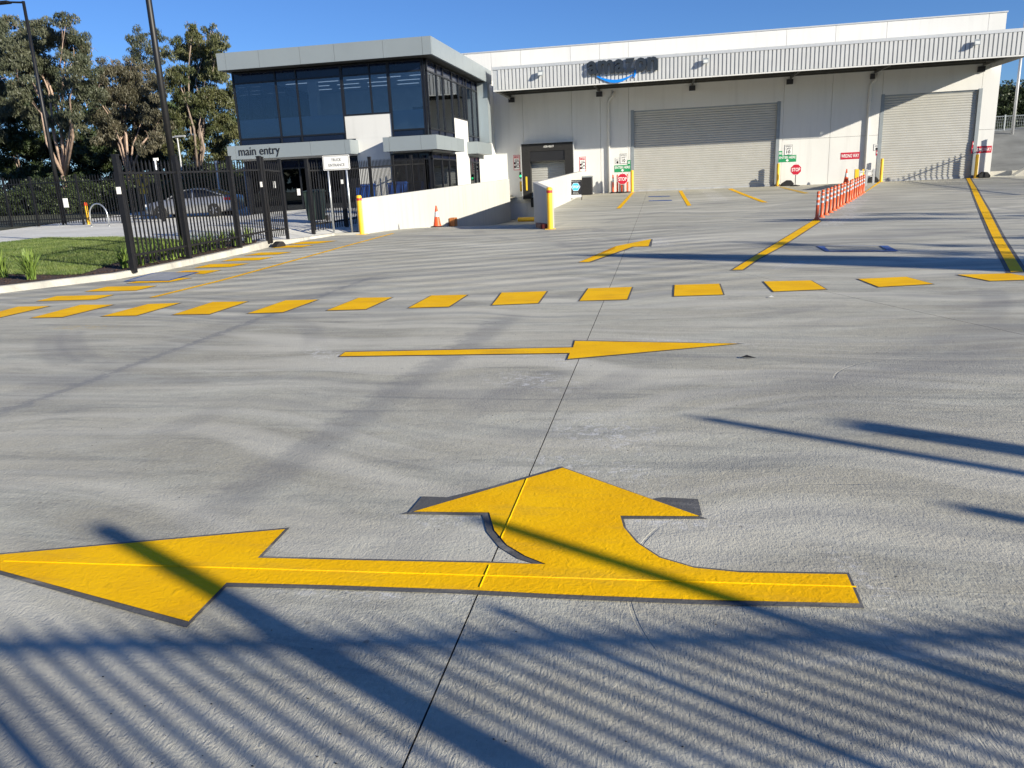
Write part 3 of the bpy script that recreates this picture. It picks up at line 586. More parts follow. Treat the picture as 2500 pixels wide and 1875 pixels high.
core = MB(); core.box(XS-6, xa[1]-.1, YW+.19, YW+.25, -.8, ZT-.1).box(dx1+.1, d1[0]-.1, YW+.19, YW+.25, -.8, ZT-.1).box(d1[1]+.1, d2[0]-.1, YW+.19, YW+.25, -.8, ZT-.1).box(d2[1]+.1, 17.2, YW+.19, YW+.25, -.8, ZT-.1).box(XS-6, 17.2, YW+.19, YW+.25, 5.4, ZT-.1).box(XS-6, d1[0]-.1, YW+.19, YW+.25, 3.5, 5.4)
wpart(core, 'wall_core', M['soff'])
wpart(MB().box(17.07, 17.25, YW+.182, YW+60, -.5, ZT), 'side_wall', M['white'])
wpart(MB().box(XS-6, 17.06, YW+.3, YW+60, 8.4, 8.6), 'roof', M['cap'])
wpart(MB().box(XS-6, 17.29, YW-.03, YW+.22, ZT+.002, ZT+.07), 'parapet_capping', M['cap'])
def curtain(x0, x1, z0, z1, y, n_, name='roller_curtain', m_='roller'):
    mb = MB(); k = 6; rows = n_*k
    for i in range(rows+1):
        z = z0+(z1-z0)*i/rows; ph = (i % k)/k
        yy = y-.026*math.sin(math.pi*ph)**.7 if ph else y
        mb.v += [(x0, yy, z), (x1, yy, z)]
    for i in range(rows): mb.f.append((2*i, 2*i+1, 2*i+3, 2*i+2))
    return mb
def roller(x0, x1, z1, n_):
    o = wpart(curtain(x0, x1, FL+.07, z1, YW+.14, n_), 'roller_door', M['roller'], smooth_=True); o['kind'] = 'stuff'
    wpart(MB().box(x0, x1, YW+.10, YW+.15, FL-.02, FL+.09), 'bottom_rail', M['galvd'])
    for xx, s_ in ((x0, -1), (x1, 1)):
        a, b_ = sorted((xx, xx+s_*.18)); wpart(MB().box(a, b_, YW-.02, YW+.17, FL-.1, z1+.06), 'door_guide', M['frame'])
    wpart(MB().box(x0-.02, x1+.02, YW+.08, YW+.17, z1-.05, z1+.1), 'door_head', M['frame'])
roller(d1[0], d1[1], ZL1-.01, 35); roller(d2[0]+.0, d2[1], ZL2-.01, 35)
for a, b_, zt in ((xa[4], d1[0]-.18, ZL1), (d1[1]+.18, xa[5], ZL1), (xa[7], d2[0]-.18, ZL2), (d2[1]+.18, xa[8], ZL2)):
    if b_-a > .05: wpart(MB().box(a+GP/2, b_-.002, YW+.001, YW+.18, .3, zt-GP/2), 'jamb_panel', M['white'])
wpart(MB().box(-12, 17.2, YW-.02, YW+.6, .3, FL-.02), 'floor_edge', M['path'])
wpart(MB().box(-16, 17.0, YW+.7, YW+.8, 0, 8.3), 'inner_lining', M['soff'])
# dock seal and dock door
ds = empty('dock_seal', (-7, YW, DZ0)); ds.parent = wh; ds.location = (-7, 0, DZ0-FL)
sx0, sz0 = W(1279, 482, YW-.5); sx1, sz1 = W(1397, 345, YW-.5)
sx0, sx1, sz0, sz1 = -8.5, -5.42, .55, 3.72
def dpart(mb, name, m_): o = mb.build(name, m_, ds); o.location = (7, -YW, -DZ0); return o
y0 = YW-.5
dpart(MB().box(sx0, sx0+.5, y0+.002, YW-.002, sz0, sz1-.45), 'side_curtain', M['rubber']); dpart(MB().box(sx1-.5, sx1, y0+.002, YW-.002, sz0+.35, sz1-.45), 'side_curtain', M['rubber'])
dpart(MB().box(sx0, sx1, y0, YW-.002, sz1-.448, sz1), 'header', M['rubber'])
dpart(MB().box(sx0+.45, sx1-.4, y0+.05, y0+.08, sz1-1.02, sz1-.45), 'top_curtain', M['signb'])
dpart(MB().box(sx0-.04, sx0-.002, y0-.01, YW-.002, sz0, sz1+.03).box(sx1+.002, sx1+.04, y0-.01, YW-.002, sz0+.35, sz1+.03).box(sx0-.002, sx1+.002, y0-.01, YW-.002, sz1+.002, sz1+.03), 'edge_trim', M['cap'])
dpart(MB().box(sx0+.2, sx0+.3, y0-.012, y0, 1.05, 1.85), 'guide_strip', M['signy'])
dpart(MB().box(sx0+.45, sx0+.75, YW-.42, YW-.004, .05, .62), 'dock_bumper', M['rubber']); dpart(MB().box(sx1-.75, sx1-.45, YW-.42, YW-.004, .05, .62), 'dock_bumper', M['rubber'])
tx = text('ASSA ABLOY', 'lettering', ds, M['signw'], -6.9+.05, sz1-.2, .62, .12, y0-.001); tx.location = (7, -YW, -DZ0)
o = wpart(curtain(dx0, dx1, DZ0, DZ1, YW+.14, 20), 'dock_door', M['roller'], smooth_=True); o['kind'] = 'stuff'
# awning
aw = empty('awning', (0, 0, 0)); aw.parent = wh; aw.location = (0, 0, 0)
def apart(mb, name, m_, **k): o = mb.build(name, m_, aw, **k); o.location = (0, -YW, -FL); return o
AX0, AX1, AZ0, AZ1 = -9.15, 16.75, 6.30, 7.50
mb = MB(); pr = .2; x = AX0+.28; prof = []
while x < AX1-.02:
    prof += [(x, 0), (x+.006, .07), (x+.145, .07), (x+.151, 0)]; x += pr
prof = [p for p in prof if p[0] < AX1]
for x, d in prof: mb.v += [(x, YC-d, AZ0+.06), (x, YC-d, AZ1-.12)]
for i in range(len(prof)-1): mb.f.append((2*i, 2*i+2, 2*i+3, 2*i+1))
apart(mb, 'corrugated_fascia', M['corr'])
apart(MB().box(AX0, AX0+.28, YC-.04, YC+.0, AZ0+.06, AZ1-.12), 'corner_flashing', M['cap'])
apart(MB().box(AX0, AX1, YC-.06, YC+.03, AZ0, AZ0+.058), 'bottom_trim', M['white'])
apart(MB().box(AX0-.02, AX1+.02, YC-.09, YC+.2, AZ1-.118, AZ1+.03), 'top_flashing', M['cap'])
apart(MB().box(AX0, AX0+.04, YC+.03, YW-.005, AZ0, AZ1), 'end_fascia', M['cap']); apart(MB().box(AX1-.04, AX1, YC+.03, YW-.005, AZ0, AZ1), 'end_fascia', M['cap'])
mb = MB(); nn = 130
for i in range(nn+1):
    x = AX0+.04+(AX1-AX0-.08)*i/nn; zz = .04*(i % 2)
    mb.v += [(x, YC+.03, AZ0+.30+zz), (x, YW-.005, AZ0+.30+zz)]
for i in range(nn): mb.f.append((2*i, 2*i+1, 2*i+3, 2*i+2))
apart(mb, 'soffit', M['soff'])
apart(MB().box(AX0, AX1, YC+.2, YW, AZ1-.15, AZ1-.1), 'awning_roof', M['cap'])
for px in (1248, 1463, 1690, 1927, 2130, 2390):
    x = X(px, 215); apart(MB().box(x-.05, x+.05, YC+.05, YW-.35, AZ0+.1, AZ0+.28), 'rafter', M['soff']); apart(MB().box(x-.17, x+.17, YW-.16, YW-.003, AZ0-.16, AZ0+.1), 'bracket', M['desk'])
for k in range(4): apart(MB().box(AX0+.1, AX1-.1, YC+.7+k*1.05, YC+.78+k*1.05, AZ0+.18, AZ0+.298), 'purlin', M['soff'])
# downpipes
for px, pt in ((1486, 226), (2124, 190)):
    x, zt = W(px if px < 2000 else 2118, 300)[0], AZ0+.1
    mb = MB().tube([(x+.25, YW-.12, zt), (x+.25, YW-.12, zt-.3), (x+.08, YW-.10, zt-.42), (x, YW-.09, zt-.6), (x, YW-.09, FL)], .075, 12)
    o = wpart(mb, 'downpipe', M['white2'], smooth_=True)
    for zz in (1.6, 3.4, 5.0): mb2 = MB().box(x-.1, x+.1, YW-.1, YW-.002, zz, zz+.05); k_ = mb2.build('pipe_clip', M['cap'], o)
# amazon sign on the fascia
sg = empty('logo_sign', (X(1515, 160), YC, 7)); tag(sg, 'dark company name lettering with blue smile arrow on the corrugated awning', 'sign')
def onC(px, py): p = onY(px, py, YC-.12); return p[0], p[2]
lx0, _ = onC(1433, 160); lx1, _ = onC(1606, 150); zb = onC(1560, 173)[1]; zt_ = onC(1560, 143)[1]
LW = (lx1-lx0)
wds = [('a', .145), ('m', .235), ('a', .145), ('z', .14), ('o', .165), ('n', .155)]; xx = lx0+.02
tot = sum(w_ for _, w_ in wds)
for ch, w_ in wds:
    ww = w_/tot*LW; t_ = text(ch, 'letter', sg, M['logo'], xx+ww/2-sg.location.x, (zb+zt_)/2-7, ww*.93, (zt_-zb)*1.12, -.13, depth=.13, bold=.03); xx += ww
sm = MB(); pts = []
sxa, sza = onC(1457, 186); sxb, szb = onC(1545, 184)
nS = 22
top = []; bot = []
for i in range(nS+1):
    k = i/nS; x = sxa+(sxb-sxa)*k-sg.location.x; dip = -.34*math.sin(math.pi*k*.93)**1.; zc_ = sza-7+.0*k
    th = .02+.11*math.sin(math.pi*min(k*1.0, 1))**.8*(1 if k < .9 else .8)
    top.append((x, zc_+dip*.75+.02)); bot.append((x, zc_+dip*.75-th))
sm.prismY(bot+top[::-1], -.14, -.02)
ex, ez = sxb-sg.location.x, sza-7
sm.prismY([(ex-.20, ez+.10), (ex+.02, ez+.16), (ex+.17, ez+.15), (ex+.17, ez+.02), (ex+.08, ez-.20), (ex+.03, ez-.17), (ex+.07, ez+.02), (ex+.04, ez+.07), (ex-.02, ez+.085), (ex-.19, ez+.06)][::-1], -.139, -.021)
sm.build('smile_arrow', M['smile'], sg)
# floodlights
def flood(px, py, lab):
    x, z = onC(px, py); e = empty('floodlight', (x, YC-.04, z)); tag(e, lab, 'floodlight', 'floodlights on the awning fascia')
    MB().bar((-.06, 0, -.1), (.02, -.2, -.05), .04, .04).box(-.12, .0, -.01, .02, -.15, -.04).build('arm', M['frame'], e)
    b = MB().add([(-.1, -.16, -.1), (.14, -.16, -.1), (.16, -.14, .12), (-.08, -.14, .12), (-.13, -.36, -.12), (.13, -.36, -.12), (.15, -.24, .14), (-.11, -.24, .14)], [(0, 1, 2, 3), (4, 7, 6, 5), (0, 4, 5, 1), (1, 5, 6, 2), (2, 6, 7, 3), (3, 7, 4, 0)]).build('lamp_head', M['frame'], e)
    MB().add([(-.1, -.352, -.09), (.11, -.352, -.09), (.13, -.252, .11), (-.08, -.252, .11)], [(0, 1, 2, 3)]).build('lens', M['ledl'], b)
flood(1320, 180, 'small floodlight on the awning left of the company name'); flood(1722, 150, 'small floodlight on the awning above the large roller door'); flood(2382, 105, 'small floodlight on the awning above the right roller door')
# ------------------------------------------------------------------ signs on the wall
def board(name, px0, py0, px1, py1, m_, label, cat='sign', group=None, y=YW, th=.012, border=None, bm_='signb'):
    """flat sign whose picture corners are given; hangs on the wall plane y"""
    x0, z1 = W(px0, py0, y); x1, z0 = W(px1, py1, y); e = empty(name, ((x0+x1)/2, y, (z0+z1)/2)); tag(e, label, cat, group)
    w_, h_ = (x1-x0)/2, (z1-z0)/2; MB().box(-w_, w_, -th, -.001, -h_, h_).build('panel', M[m_], e)
    if border:
        for a in ((-w_, w_, h_-border, h_), (-w_, w_, -h_, -h_+border), (-w_, -w_+border, -h_+border, h_-border), (w_-border, w_, -h_+border, h_-border)):
            MB().box(a[0], a[1], -th-.004, -th-.001, a[2], a[3]).build('border_strip', M[bm_], e)
    return e, w_, h_
def tl(e, s, m_, xc, zc, wd, ht, y=-.014, bold=.0): return text(s, 'lettering', e, M[m_], xc, zc, wd, ht, y, .003, bold)
def danger(px0, py0, px1, py1, lab):
    e, w_, h_ = board('danger_sign', px0, py0, px1, py1, 'signw', lab, group='red bordered dock danger signs', border=.03, bm_='signr')
    MB().box(-w_+.06, w_-.06, -.019, -.0125, h_-.19, h_-.06).build('header_band', M['signr'], e); tl(e, 'DANGER', 'signw', .04, h_-.12, w_*1.1, .08, -.02)
    for zz, ww in ((h_-.26, .8), (h_-.32, .9), (h_-.38, .7), (-.14, .85), (-.20, .9), (-.26, .7)): MB().box(-w_*ww*.75, w_*ww*.75, -.0135, -.0125, zz-.012, zz+.012).build('text_line', M['signb'], e)
    for zc_ in (.0, -h_+.22):
        MB().lathe([(.1, -.002), (.1, .001)], 14).build('pictogram', M['signb'], e).matrix_local = Matrix.Translation((.08, -.0145, zc_)) @ Matrix.Rotation(R(90), 4, 'X')
        MB().lathe([(.07, -.002), (.07, .002)], 14).build('pictogram', M['signw'], e).matrix_local = Matrix.Translation((.08, -.0165, zc_)) @ Matrix.Rotation(R(90), 4, 'X')
        MB().box(-.17, -.05, -.0135, -.0125, zc_-.09, zc_+.03).build('pictogram', M['signb'], e)
danger(1253, 379, 1270, 415,  'red bordered danger sign left of the dock door'); danger(1414.5, 383, 1431, 418,  'red bordered danger sign right of the dock door')
for a, lab in (((1514, 375.5, 1531, 399), 'left'), ((1916, 354, 1934, 378), 'right')):
    e, w_, h_ = board('speed_limit_sign', *a, 'signw', 'speed limit 10 sign above the green board %s of the large roller door' % lab, group='speed limit signs', border=.015)
    tl(e, 'SPEED', 'signb', 0, h_*.68, w_*1.5, h_*.34); tl(e, 'LIMIT', 'signb', 0, h_*.22, w_*1.35, h_*.32); tl(e, '10', 'signb', 0, -h_*.38, w_*1.0, h_*.66, bold=.02); tl(e, 'km/h', 'signb', 0, -h_*.86, w_*.5, h_*.1)
for a, tab, lab in (((1500, 404, 1539.5, 419), (1532, 391, 1539.5, 405), 'left'), ((1901, 380, 1943.5, 394.5), (1901, 369, 1909.5, 382), 'right')):
    e, w_, h_ = board('enter_here_sign', *a, 'signg', 'green ENTER HERE sign with down arrow %s of the large roller door' % lab, group='green enter signs')
    tl(e, 'ENTER HERE', 'signw', 0, h_*.35, w_*1.85, h_*.72, bold=.02)
    MB().prismY([(-.05, -.04), (.05, -.04), (.05, -h_*.5), (.1, -h_*.5), (0, -h_*.92), (-.1, -h_*.5), (-.05, -h_*.5)], -.018, -.0125).build('down_arrow', M['signw'], e)
    x0, z1 = W(tab[0], tab[1]); x1, z0 = W(tab[2], tab[3]); cx, cz = e.location.x, e.location.z; z0 = h_+cz+.002
    MB().box(x0-cx, x1-cx, -.012, -.001, z0-cz, z1-cz).build('tab_panel', M['signg'], e)
    for k in (.35, .6): MB().box(x0-cx+.03, x1-cx-.03, -.017, -.0125, (z0-cz)+(z1-z0)*k-.02, (z0-cz)+(z1-z0)*k+.02).build('text_line', M['signw'], e)
e, w_, h_ = board('small_notice', 1502, 386, 1513, 399.5, 'signw', 'small grey notice left of the left speed limit sign', border=.01); tl(e, 'SAFETY\nNOTICE', 'signb', 0, h_*.35, w_*1.3, h_*.6)
MB().lathe([(.07, -.002), (.07, .001)], 14).build('pictogram', M['signb'], e).matrix_local = Matrix.Translation((0, -.0145, -h_*.5)) @ Matrix.Rotation(R(90), 4, 'X')
e, w_, h_ = board('small_notice', 2133.5, 352, 2147, 367, 'signw', 'small white notice left of the right roller door', border=.012); tl(e, 'SAFETY\nNOTICE', 'signb', 0, h_*.35, w_*1.3, h_*.6)
MB().lathe([(.07, -.002), (.07, .001)], 14).build('pictogram', M['signb'], e).matrix_local = Matrix.Translation((0, -.0145, -h_*.5)) @ Matrix.Rotation(R(90), 4, 'X')
for a, lab in (((2053, 373, 2098, 387.5), 'left of the downpipe'), ((2372, 358, 2420, 372.5), 'at the right end of the warehouse wall')):
    e, w_, h_ = board('wrong_way_sign', *a, 'signr', 'dark red WRONG WAY sign '+lab, group='wrong way signs'); tl(e, 'WRONG WAY', 'signw', 0, 0, w_*1.88, h_*1.05, bold=.02)
for a, lab in (((2139, 367, 2149, 379), 'beside the left edge of the right roller door'), ((2374, 345, 2384, 357.5), 'on top of the right wrong way sign')):
    e, w_, h_ = board('red_tab_sign', *a, 'signr', 'small red sign with white lines '+lab, group='small red signs')
    for k in (-.15, .25): MB().box(-w_*.75, w_*.75, -.017, -.0125, h_*k-.02, h_*k+.03).build('text_line', M['signw'], e)
e, w_, h_ = board('yellow_instruction_sign', 1269, 443, 1277.5, 467, 'signy', 'narrow yellow instruction sign left of the dock seal', border=.012)
for k in (.7, .45, .2, -.05, -.3, -.55, -.8): MB().box(-w_*.6, w_*.6, -.0155, -.0125, h_*k-.015, h_*k+.015).build('text_line', M['signb'], e)
e, w_, h_ = board('dock_signal', 1268.5, 420.5, 1275, 436, 'signb', 'small black dock signal light showing green', 'signal light', th=.1)
MB().lathe([(.07, -.02), (.06, .01)], 14).build('lens', M['go'], e).matrix_local = Matrix.Translation((0, -.11, -h_*.2)) @ Matrix.Rotation(R(90), 4, 'X')
MB().lathe([(.06, -.02), (.05, .01)], 14).build('lens', M['rubber'], e).matrix_local = Matrix.Translation((0, -.11, h_*.5)) @ Matrix.Rotation(R(90), 4, 'X')
# ------------------------------------------------------------------ ramp walls
def wall_run(name, pts, th, zt, zb, label, caps=True):
    """pts: list of (x,y); zt(i), zb(i) heights; thickness to the left of travel"""
    e = empty(name, (pts[0][0], pts[0][1], zb[0])); tag(e, label, 'wall'); off = offs(pts, th); ox, oy, oz = e.location
    for i in range(len(pts)-1):
        a, b_, c_, d_ = pts[i], pts[i+1], off[i+1], off[i]; s_ = .004
        L_ = Vector((b_[0]-a[0], b_[1]-a[1])).length; k0, k1 = s_/L_, 1-s_/L_
        A, B = lerp(a, b_, k0), lerp(a, b_, k1); D, C = lerp(d_, c_, k0), lerp(d_, c_, k1)
        za0, za1 = zb[i], zb[i+1]; zc0, zc1 = zt[i], zt[i+1]
        MB().add([(A[0]-ox, A[1]-oy, za0-oz), (B[0]-ox, B[1]-oy, za1-oz), (C[0]-ox, C[1]-oy, za1-oz), (D[0]-ox, D[1]-oy, za0-oz), (A[0]-ox, A[1]-oy, zc0-oz), (B[0]-ox, B[1]-oy, zc1-oz), (C[0]-ox, C[1]-oy, zc1-oz), (D[0]-ox, D[1]-oy, zc0-oz)],
                 [(0, 3, 2, 1), (4, 5, 6, 7), (0, 1, 5, 4), (2, 3, 7, 6), (0, 4, 7, 3), (1, 2, 6, 5)]).build('wall_panel', M['rampw'], e)
    return e
wl = [(xl(y), y) for y in (24.25, 31.0, 36.0, 41.0, 46.0)]
ztl = [onX(885, 485, xl(24.25))[2]+(onY(1262, 436, 46)[2]-onX(885, 485, xl(24.25))[2])*(y-24.25)/21.75 for _, y in wl]
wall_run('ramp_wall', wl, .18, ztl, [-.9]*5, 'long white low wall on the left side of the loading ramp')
zr0 = onY(1336, 462, RN[1])[2]
wr = [lerp(RN, RP, k) for k in (0.01, .5)]+[RP]+[(xr(y), y) for y in (38, 43, YW-.01)]
zrr = [zr0+(2.05-zr0)*(y-RN[1])/(YW-RN[1]) for _, y in wr]
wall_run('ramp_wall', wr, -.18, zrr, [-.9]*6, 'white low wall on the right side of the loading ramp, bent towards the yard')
# ------------------------------------------------------------------ bollards, posts, cones
def bollard_proto(h, r=.07, band=True):
    e = empty('bollard'); MB().lathe([(r, 0), (r, h-.03), (r*.8, h-.008), (r*.3, h)], 18).build('post', M['ypost'], e, smooth_=False)
    if band: MB().lathe([(r+.003, h-.17), (r+.003, h-.09)], 18).build('red_band', M['red'], e)
    MB().box(-r-.06, r+.06, -r-.06, r+.06, 0, .015).build('base_plate', M['ypost'], e)
    return e
b0 = bollard_proto(1.24, .085); b0.location = (RN[0]+.06, RN[1]-.10, g(0, 24)); tag(b0, 'yellow bollard with red band at the end of the right ramp wall', 'bollard', 'yellow bollards')
b1 = dup(b0, (G(884, 572)[0], G(884, 572)[1], g(0, 24)), 0, 'yellow bollard with red band at the end of the left ramp wall')
bb = bollard_proto(1.25, .08, False); gx = X(1544, 470); bb.location = (gx, YW-.35, g(0, 47.6)); tag(bb, 'plain yellow bollard at the left edge of the large roller door', 'bollard', 'yellow bollards')
dup(bb, (X(1897, 455)-.02, YW-.35, g(0, 47.6)), 0, 'plain yellow bollard at the right edge of the large roller door')
dup(bb, (X(2147, 443)-.02, YW-.35, g(0, 47.6)), 0, 'plain yellow bollard at the left edge of the right roller door')
dup(bb, (X(2375, 434), YW-.35, g(0, 47.6)), 0, 'plain yellow bollard at the right edge of the right roller door')
# orange flexible posts
fp = empty('delineator_post'); h = .80
MB().lathe([(.10, 0), (.10, .02), (.065, .05), (.048, .10), (.044, .42)], 14).build('post_body', M['orange'], fp, smooth_=True)
MB().lathe([(.043, .42), (.043, .485)], 14).build('reflective_band', M['refl'], fp); MB().lathe([(.0435, .485), (.0435, .565)], 14).build('orange_band', M['orange'], fp)
MB().lathe([(.043, .565), (.043, .63)], 14).build('reflective_band', M['refl'], fp); MB().lathe([(.0435, .63), (.0435, .71)], 14).build('orange_band', M['orange'], fp)
MB().lathe([(.043, .71), (.043, .73)], 14).build('reflective_band', M['refl'], fp); MB().lathe([(.046, .73), (.046, h-.02), (.03, h)], 14).build('post_cap', M['orange'], fp)
q0, q1 = Vector(G(1995, 537)), Vector((8.55, 37.9)); NP = 16
word = ['nearest', 'second', 'third', 'fourth', 'fifth', 'sixth', 'seventh', 'eighth', 'ninth', 'tenth', 'eleventh', 'twelfth', 'thirteenth', 'fourteenth', 'fifteenth', 'farthest']
for i in range(NP):
    k = (i/(NP-1)); p = q0.lerp(q1, k); r_ = fp if i == 0 else dup(fp)
    r_.location = (p.x+rnd.uniform(-.015, .015), p.y, g(p.x, p.y)); r_.rotation_euler = (R(rnd.uniform(-1.5, 1.5)), R(rnd.uniform(-1.5, 1.5)), rnd.uniform(0, 6))
    tag(r_, ('orange flexible post with white bands, %s of the row from the camera' % word[i]), 'delineator post', 'orange posts in a row')
def cone(loc, h, label, lean=0):
    e = empty('traffic_cone', loc); tag(e, label, 'traffic cone')
    MB().box(-h*.26, h*.26, -h*.26, h*.26, 0, h*.05).build('base', M['rubber'], e)
    r0, r1 = h*.19, h*.035; rr = lambda z: r0+(r1-r0)*z/h
    MB().lathe([(r0, h*.05), (rr(h*.48), h*.48)], 18).build('cone_body', M['fluo'], e, smooth_=False)
    MB().lathe([(rr(h*.48)+.001, h*.48), (rr(h*.72)+.001, h*.72)], 18).build('white_band', M['refl'], e)
    MB().lathe([(rr(h*.72), h*.72), (r1, h)], 18).build('cone_tip', M['fluo'], e)
    return e
p = G(1068, 554); cone((p[0], p[1], g(*p)), .72, 'orange traffic cone with white band leaning near the left ramp wall')
p = onY(2062, 440, YW-.6); cone((p[0], YW-1.0, g(0, 47)), .8, 'orange traffic cone standing at the wall behind the orange posts')
for i, (px, lab) in enumerate(((1497, 'leftmost'), (1507.5, 'second from the left'), (1518.5, 'third, in front of the stop sign'), (1532, 'rightmost, beside the yellow bollard'))):
    x, _ = W(px, 475, YW-.55); e = empty('t_top_bollard', (x, YW-.55-(.15 if i == 2 else 0), g(0, 47.4))); tag(e, 'red and white slim bollard by the wall, '+lab, 'temporary bollard', 'temporary bollards by the left stop sign')
    MB().lathe([(.2, 0), (.2, .04), (.08, .07)], 8).build('base', M['rubber'], e)
    MB().lathe([(.055, .07), (.05, .62)], 12).build('lower_body', M['fluo'], e); MB().lathe([(.05, .62), (.046, .82)], 12).build('white_band', M['refl'], e); MB().lathe([(.046, .82), (.042, 1.0), (.02, 1.05)], 12).build('top_body', M['fluo'], e)
def octo(r, cz, y0_, y1_): return MB().prismY([(r*math.cos(R(22.5+45*k)), cz+r*math.sin(R(22.5+45*k))) for k in range(8)], y0_, y1_)
def stop(loc, cz, r, label):
    e = empty('stop_sign', loc); tag(e, label, 'stop sign', 'portable stop signs')
    MB().lathe([(.26, 0), (.26, .03), (.08, .07)], 18).build('base', M['rubber'], e); MB().tube([(0, 0, .03), (0, 0, cz+r)], .022, 8).build('pole', M['signb'], e)
    octo(r, cz, -.035, -.025).build('white_rim', M['signw'], e); octo(r*.94, cz, -.042, -.0355).build('red_face', M['signr'], e); text('STOP', 'lettering', e, M['signw'], 0, cz, r*1.45, r*.62, -.0425, .003, .02)
x, z = W(1520, 437, YW-.8); stop((x, YW-.8, g(0, 47)), z-g(0, 47), .33, 'red stop sign on a black stand left of the large roller door')
x, z = W(1943, 414, YW-1.0); stop((x, YW-1.0, g(0, 47)), z-g(0, 47), .31, 'red stop sign on a black stand right of the large roller door')
# black rubber wheel blocks and other black lumps at the wall
def block(loc, rz, label, s=1.):
    mb = MB().prismY([(-.35*s, 0), (.35*s, 0), (.37*s, .12*s), (.22*s, .30*s), (-.02*s, .32*s), (-.30*s, .14*s)], -.12, .12)
    o = mb.build('sandbag_weight', M['rubber'], bevel=.03); o.location = loc; o.rotation_euler = (0, 0, rz); tag(o, label, 'weight', 'black rubber weights on the ground'); return o
block((W(1921, 450, YW-.4)[0], YW-.4, g(0, 47.5)), 0, 'black lump at the wall between the bollard and the right stop sign')
block((W(2398, 433, YW-.35)[0], YW-.35, g(0, 47.5)), 0, 'black lump at the wall beside the rightmost bollard')
block((W(2128, 440, YW-.6)[0], YW-.6, g(0, 47.4)), 0, 'black lump under the barrier beside the right roller door')
p = G(680, 603); block((p[0], p[1], g(*p)), R(70), 'black rubber block on the kerb below the gate post', .5)
p = onX(1318, 550, RN[0]-.7); wb = MB().prismZ([(RN[0]-.32, RN[1]+.9), (RN[0]-.05, RN[1]+.15), (RN[0]-.28, RN[1]+.15), (RN[0]-.6, RN[1]+1.2)], .1, .32)
tag(wb.build('kerb_block', mat('dark_red_rubber', (.12, .015, .012), .6)), 'dark red rubber block at the foot of the right ramp wall', 'block')
# wheel stops on ramp
ws = MB().tube([(-8.3, 44.5, rampz(44.5)+.12), (-6.9, 44.3, rampz(44.3)+.12)], .12, 10).build('wheel_stop', M['ypost'], bevel=0); tag(ws, 'yellow wheel guide pipe at the bottom of the ramp', 'wheel guide')
y_ = 33.5; ob = MB().box(xl(y_)+.04, xl(y_)+.3, y_, y_+.45, rampz(y_), rampz(y_)+.38).build('barrier_block', mat('brown_orange_plastic', (.35, .12, .03), .5), bevel=.03); tag(ob, 'small brown orange block against the left ramp wall in the shade', 'block')
# steel barrier by right door
bx = W(2090, 440, 44)[0]; gb_ = empty('guard_rail', (bx, 44.5, g(0, 44.5))); tag(gb_, 'steel W-beam barrier with yellow end between the posts and the right door', 'barrier')
pA = W(2085, 430, 43); pB = W(2130, 425, 47)
def wbeam(p, q, z):
    mb = MB(); pr_ = [(-.16, 0), (-.1, .05), (-.04, 0), (.04, 0), (.1, .05), (.16, 0)]; d = Vector((q[0]-p[0], q[1]-p[1], 0)).normalized(); nn_ = Vector((d.y, -d.x, 0))
    for P_ in (p, q):
        for dz, dn in pr_: mb.v.append((P_[0]+nn_.x*dn-bx, P_[1]+nn_.y*dn-44.5, z+dz-g(0, 44.5)))
    for k in range(5): mb.f.append((k, k+1, k+7, k+6))
    return mb
P0 = (onY(2088, 425, 41.5)[0], 41.5); P1 = (onY(2130, 420, 46.8)[0], 46.8); zb_ = g(0, 44)+.62
wbeam(P0, P1, zb_).build('rail_beam', M['galvd'], gb_)
for k in (.05, .5, .95): q = lerp(P0, P1, k); MB().box(q[0]+.06-bx, q[0]+.16-bx, q[1]-44.55, q[1]-44.45, 0-.05, .82).build('rail_post', M['galvd'], gb_)
q = lerp(P0, P1, 0); MB().box(q[0]-.05-bx, q[0]+.12-bx, q[1]-44.72, q[1]-44.52, .38, .86).build('yellow_end', M['ypost'], gb_)
q = lerp(P0, P1, .45); MB().box(q[0]-.1-bx, q[0]-.02-bx, q[1]-44.72, q[1]-44.52, .40, .84).build('yellow_plate', M['ypost'], gb_)
# cabinet and A-frame
x0, _ = W(1412, 479, YW-1.6); x1, _ = W(1446, 479, YW-1.6); cb = empty('black_cabinet', ((x0+x1)/2, YW-1.2, g(0, 47))); tag(cb, 'waist high black louvred cabinet at the foot of the ramp wall', 'cabinet'); hw = (x1-x0)/2
MB().box(-hw+.03, hw-.03, -.35, .35, 0, .98).build('body', M['signb'], cb); MB().box(-hw, hw, -.4, .4, .982, 1.06).build('lid', M['frame'], cb)
for k in range(12): MB().box(-hw+.05, hw-.05, -.365, -.351, .08+k*.073, .12+k*.073).build('louvre', M['rubber'], cb)
p = G(1406, 489); af = empty('a_frame_sign', (p[0], p[1], g(*p)), R(4)); tag(af, 'black A-frame sign with a blue hexagon STOP and white base panel', 'sign')
hw = .30
MB().add([(-hw, 0, .12), (hw, 0, .12), (hw, .17, 1.02), (-hw, .17, 1.02), (-hw, .02, .12), (hw, .02, .12), (hw, .19, 1.02), (-hw, .19, 1.02)], [(0, 1, 2, 3), (4, 7, 6, 5), (0, 4, 5, 1), (1, 5, 6, 2), (2, 6, 7, 3), (3, 7, 4, 0)]).build('front_board', M['signb'], af)
MB().bar((-hw, .5, 0), (-hw, .17, 1.0), .03, .03).build('leg', M['signb'], af); MB().bar((hw, .5, 0), (hw, .17, 1.0), .03, .03).build('leg', M['signb'], af); MB().bar((-hw, -.02, 0), (-hw, .0, .14), .03, .03).build('leg', M['signb'], af); MB().bar((hw, -.02, 0), (hw, .0, .14), .03, .03).build('leg', M['signb'], af)
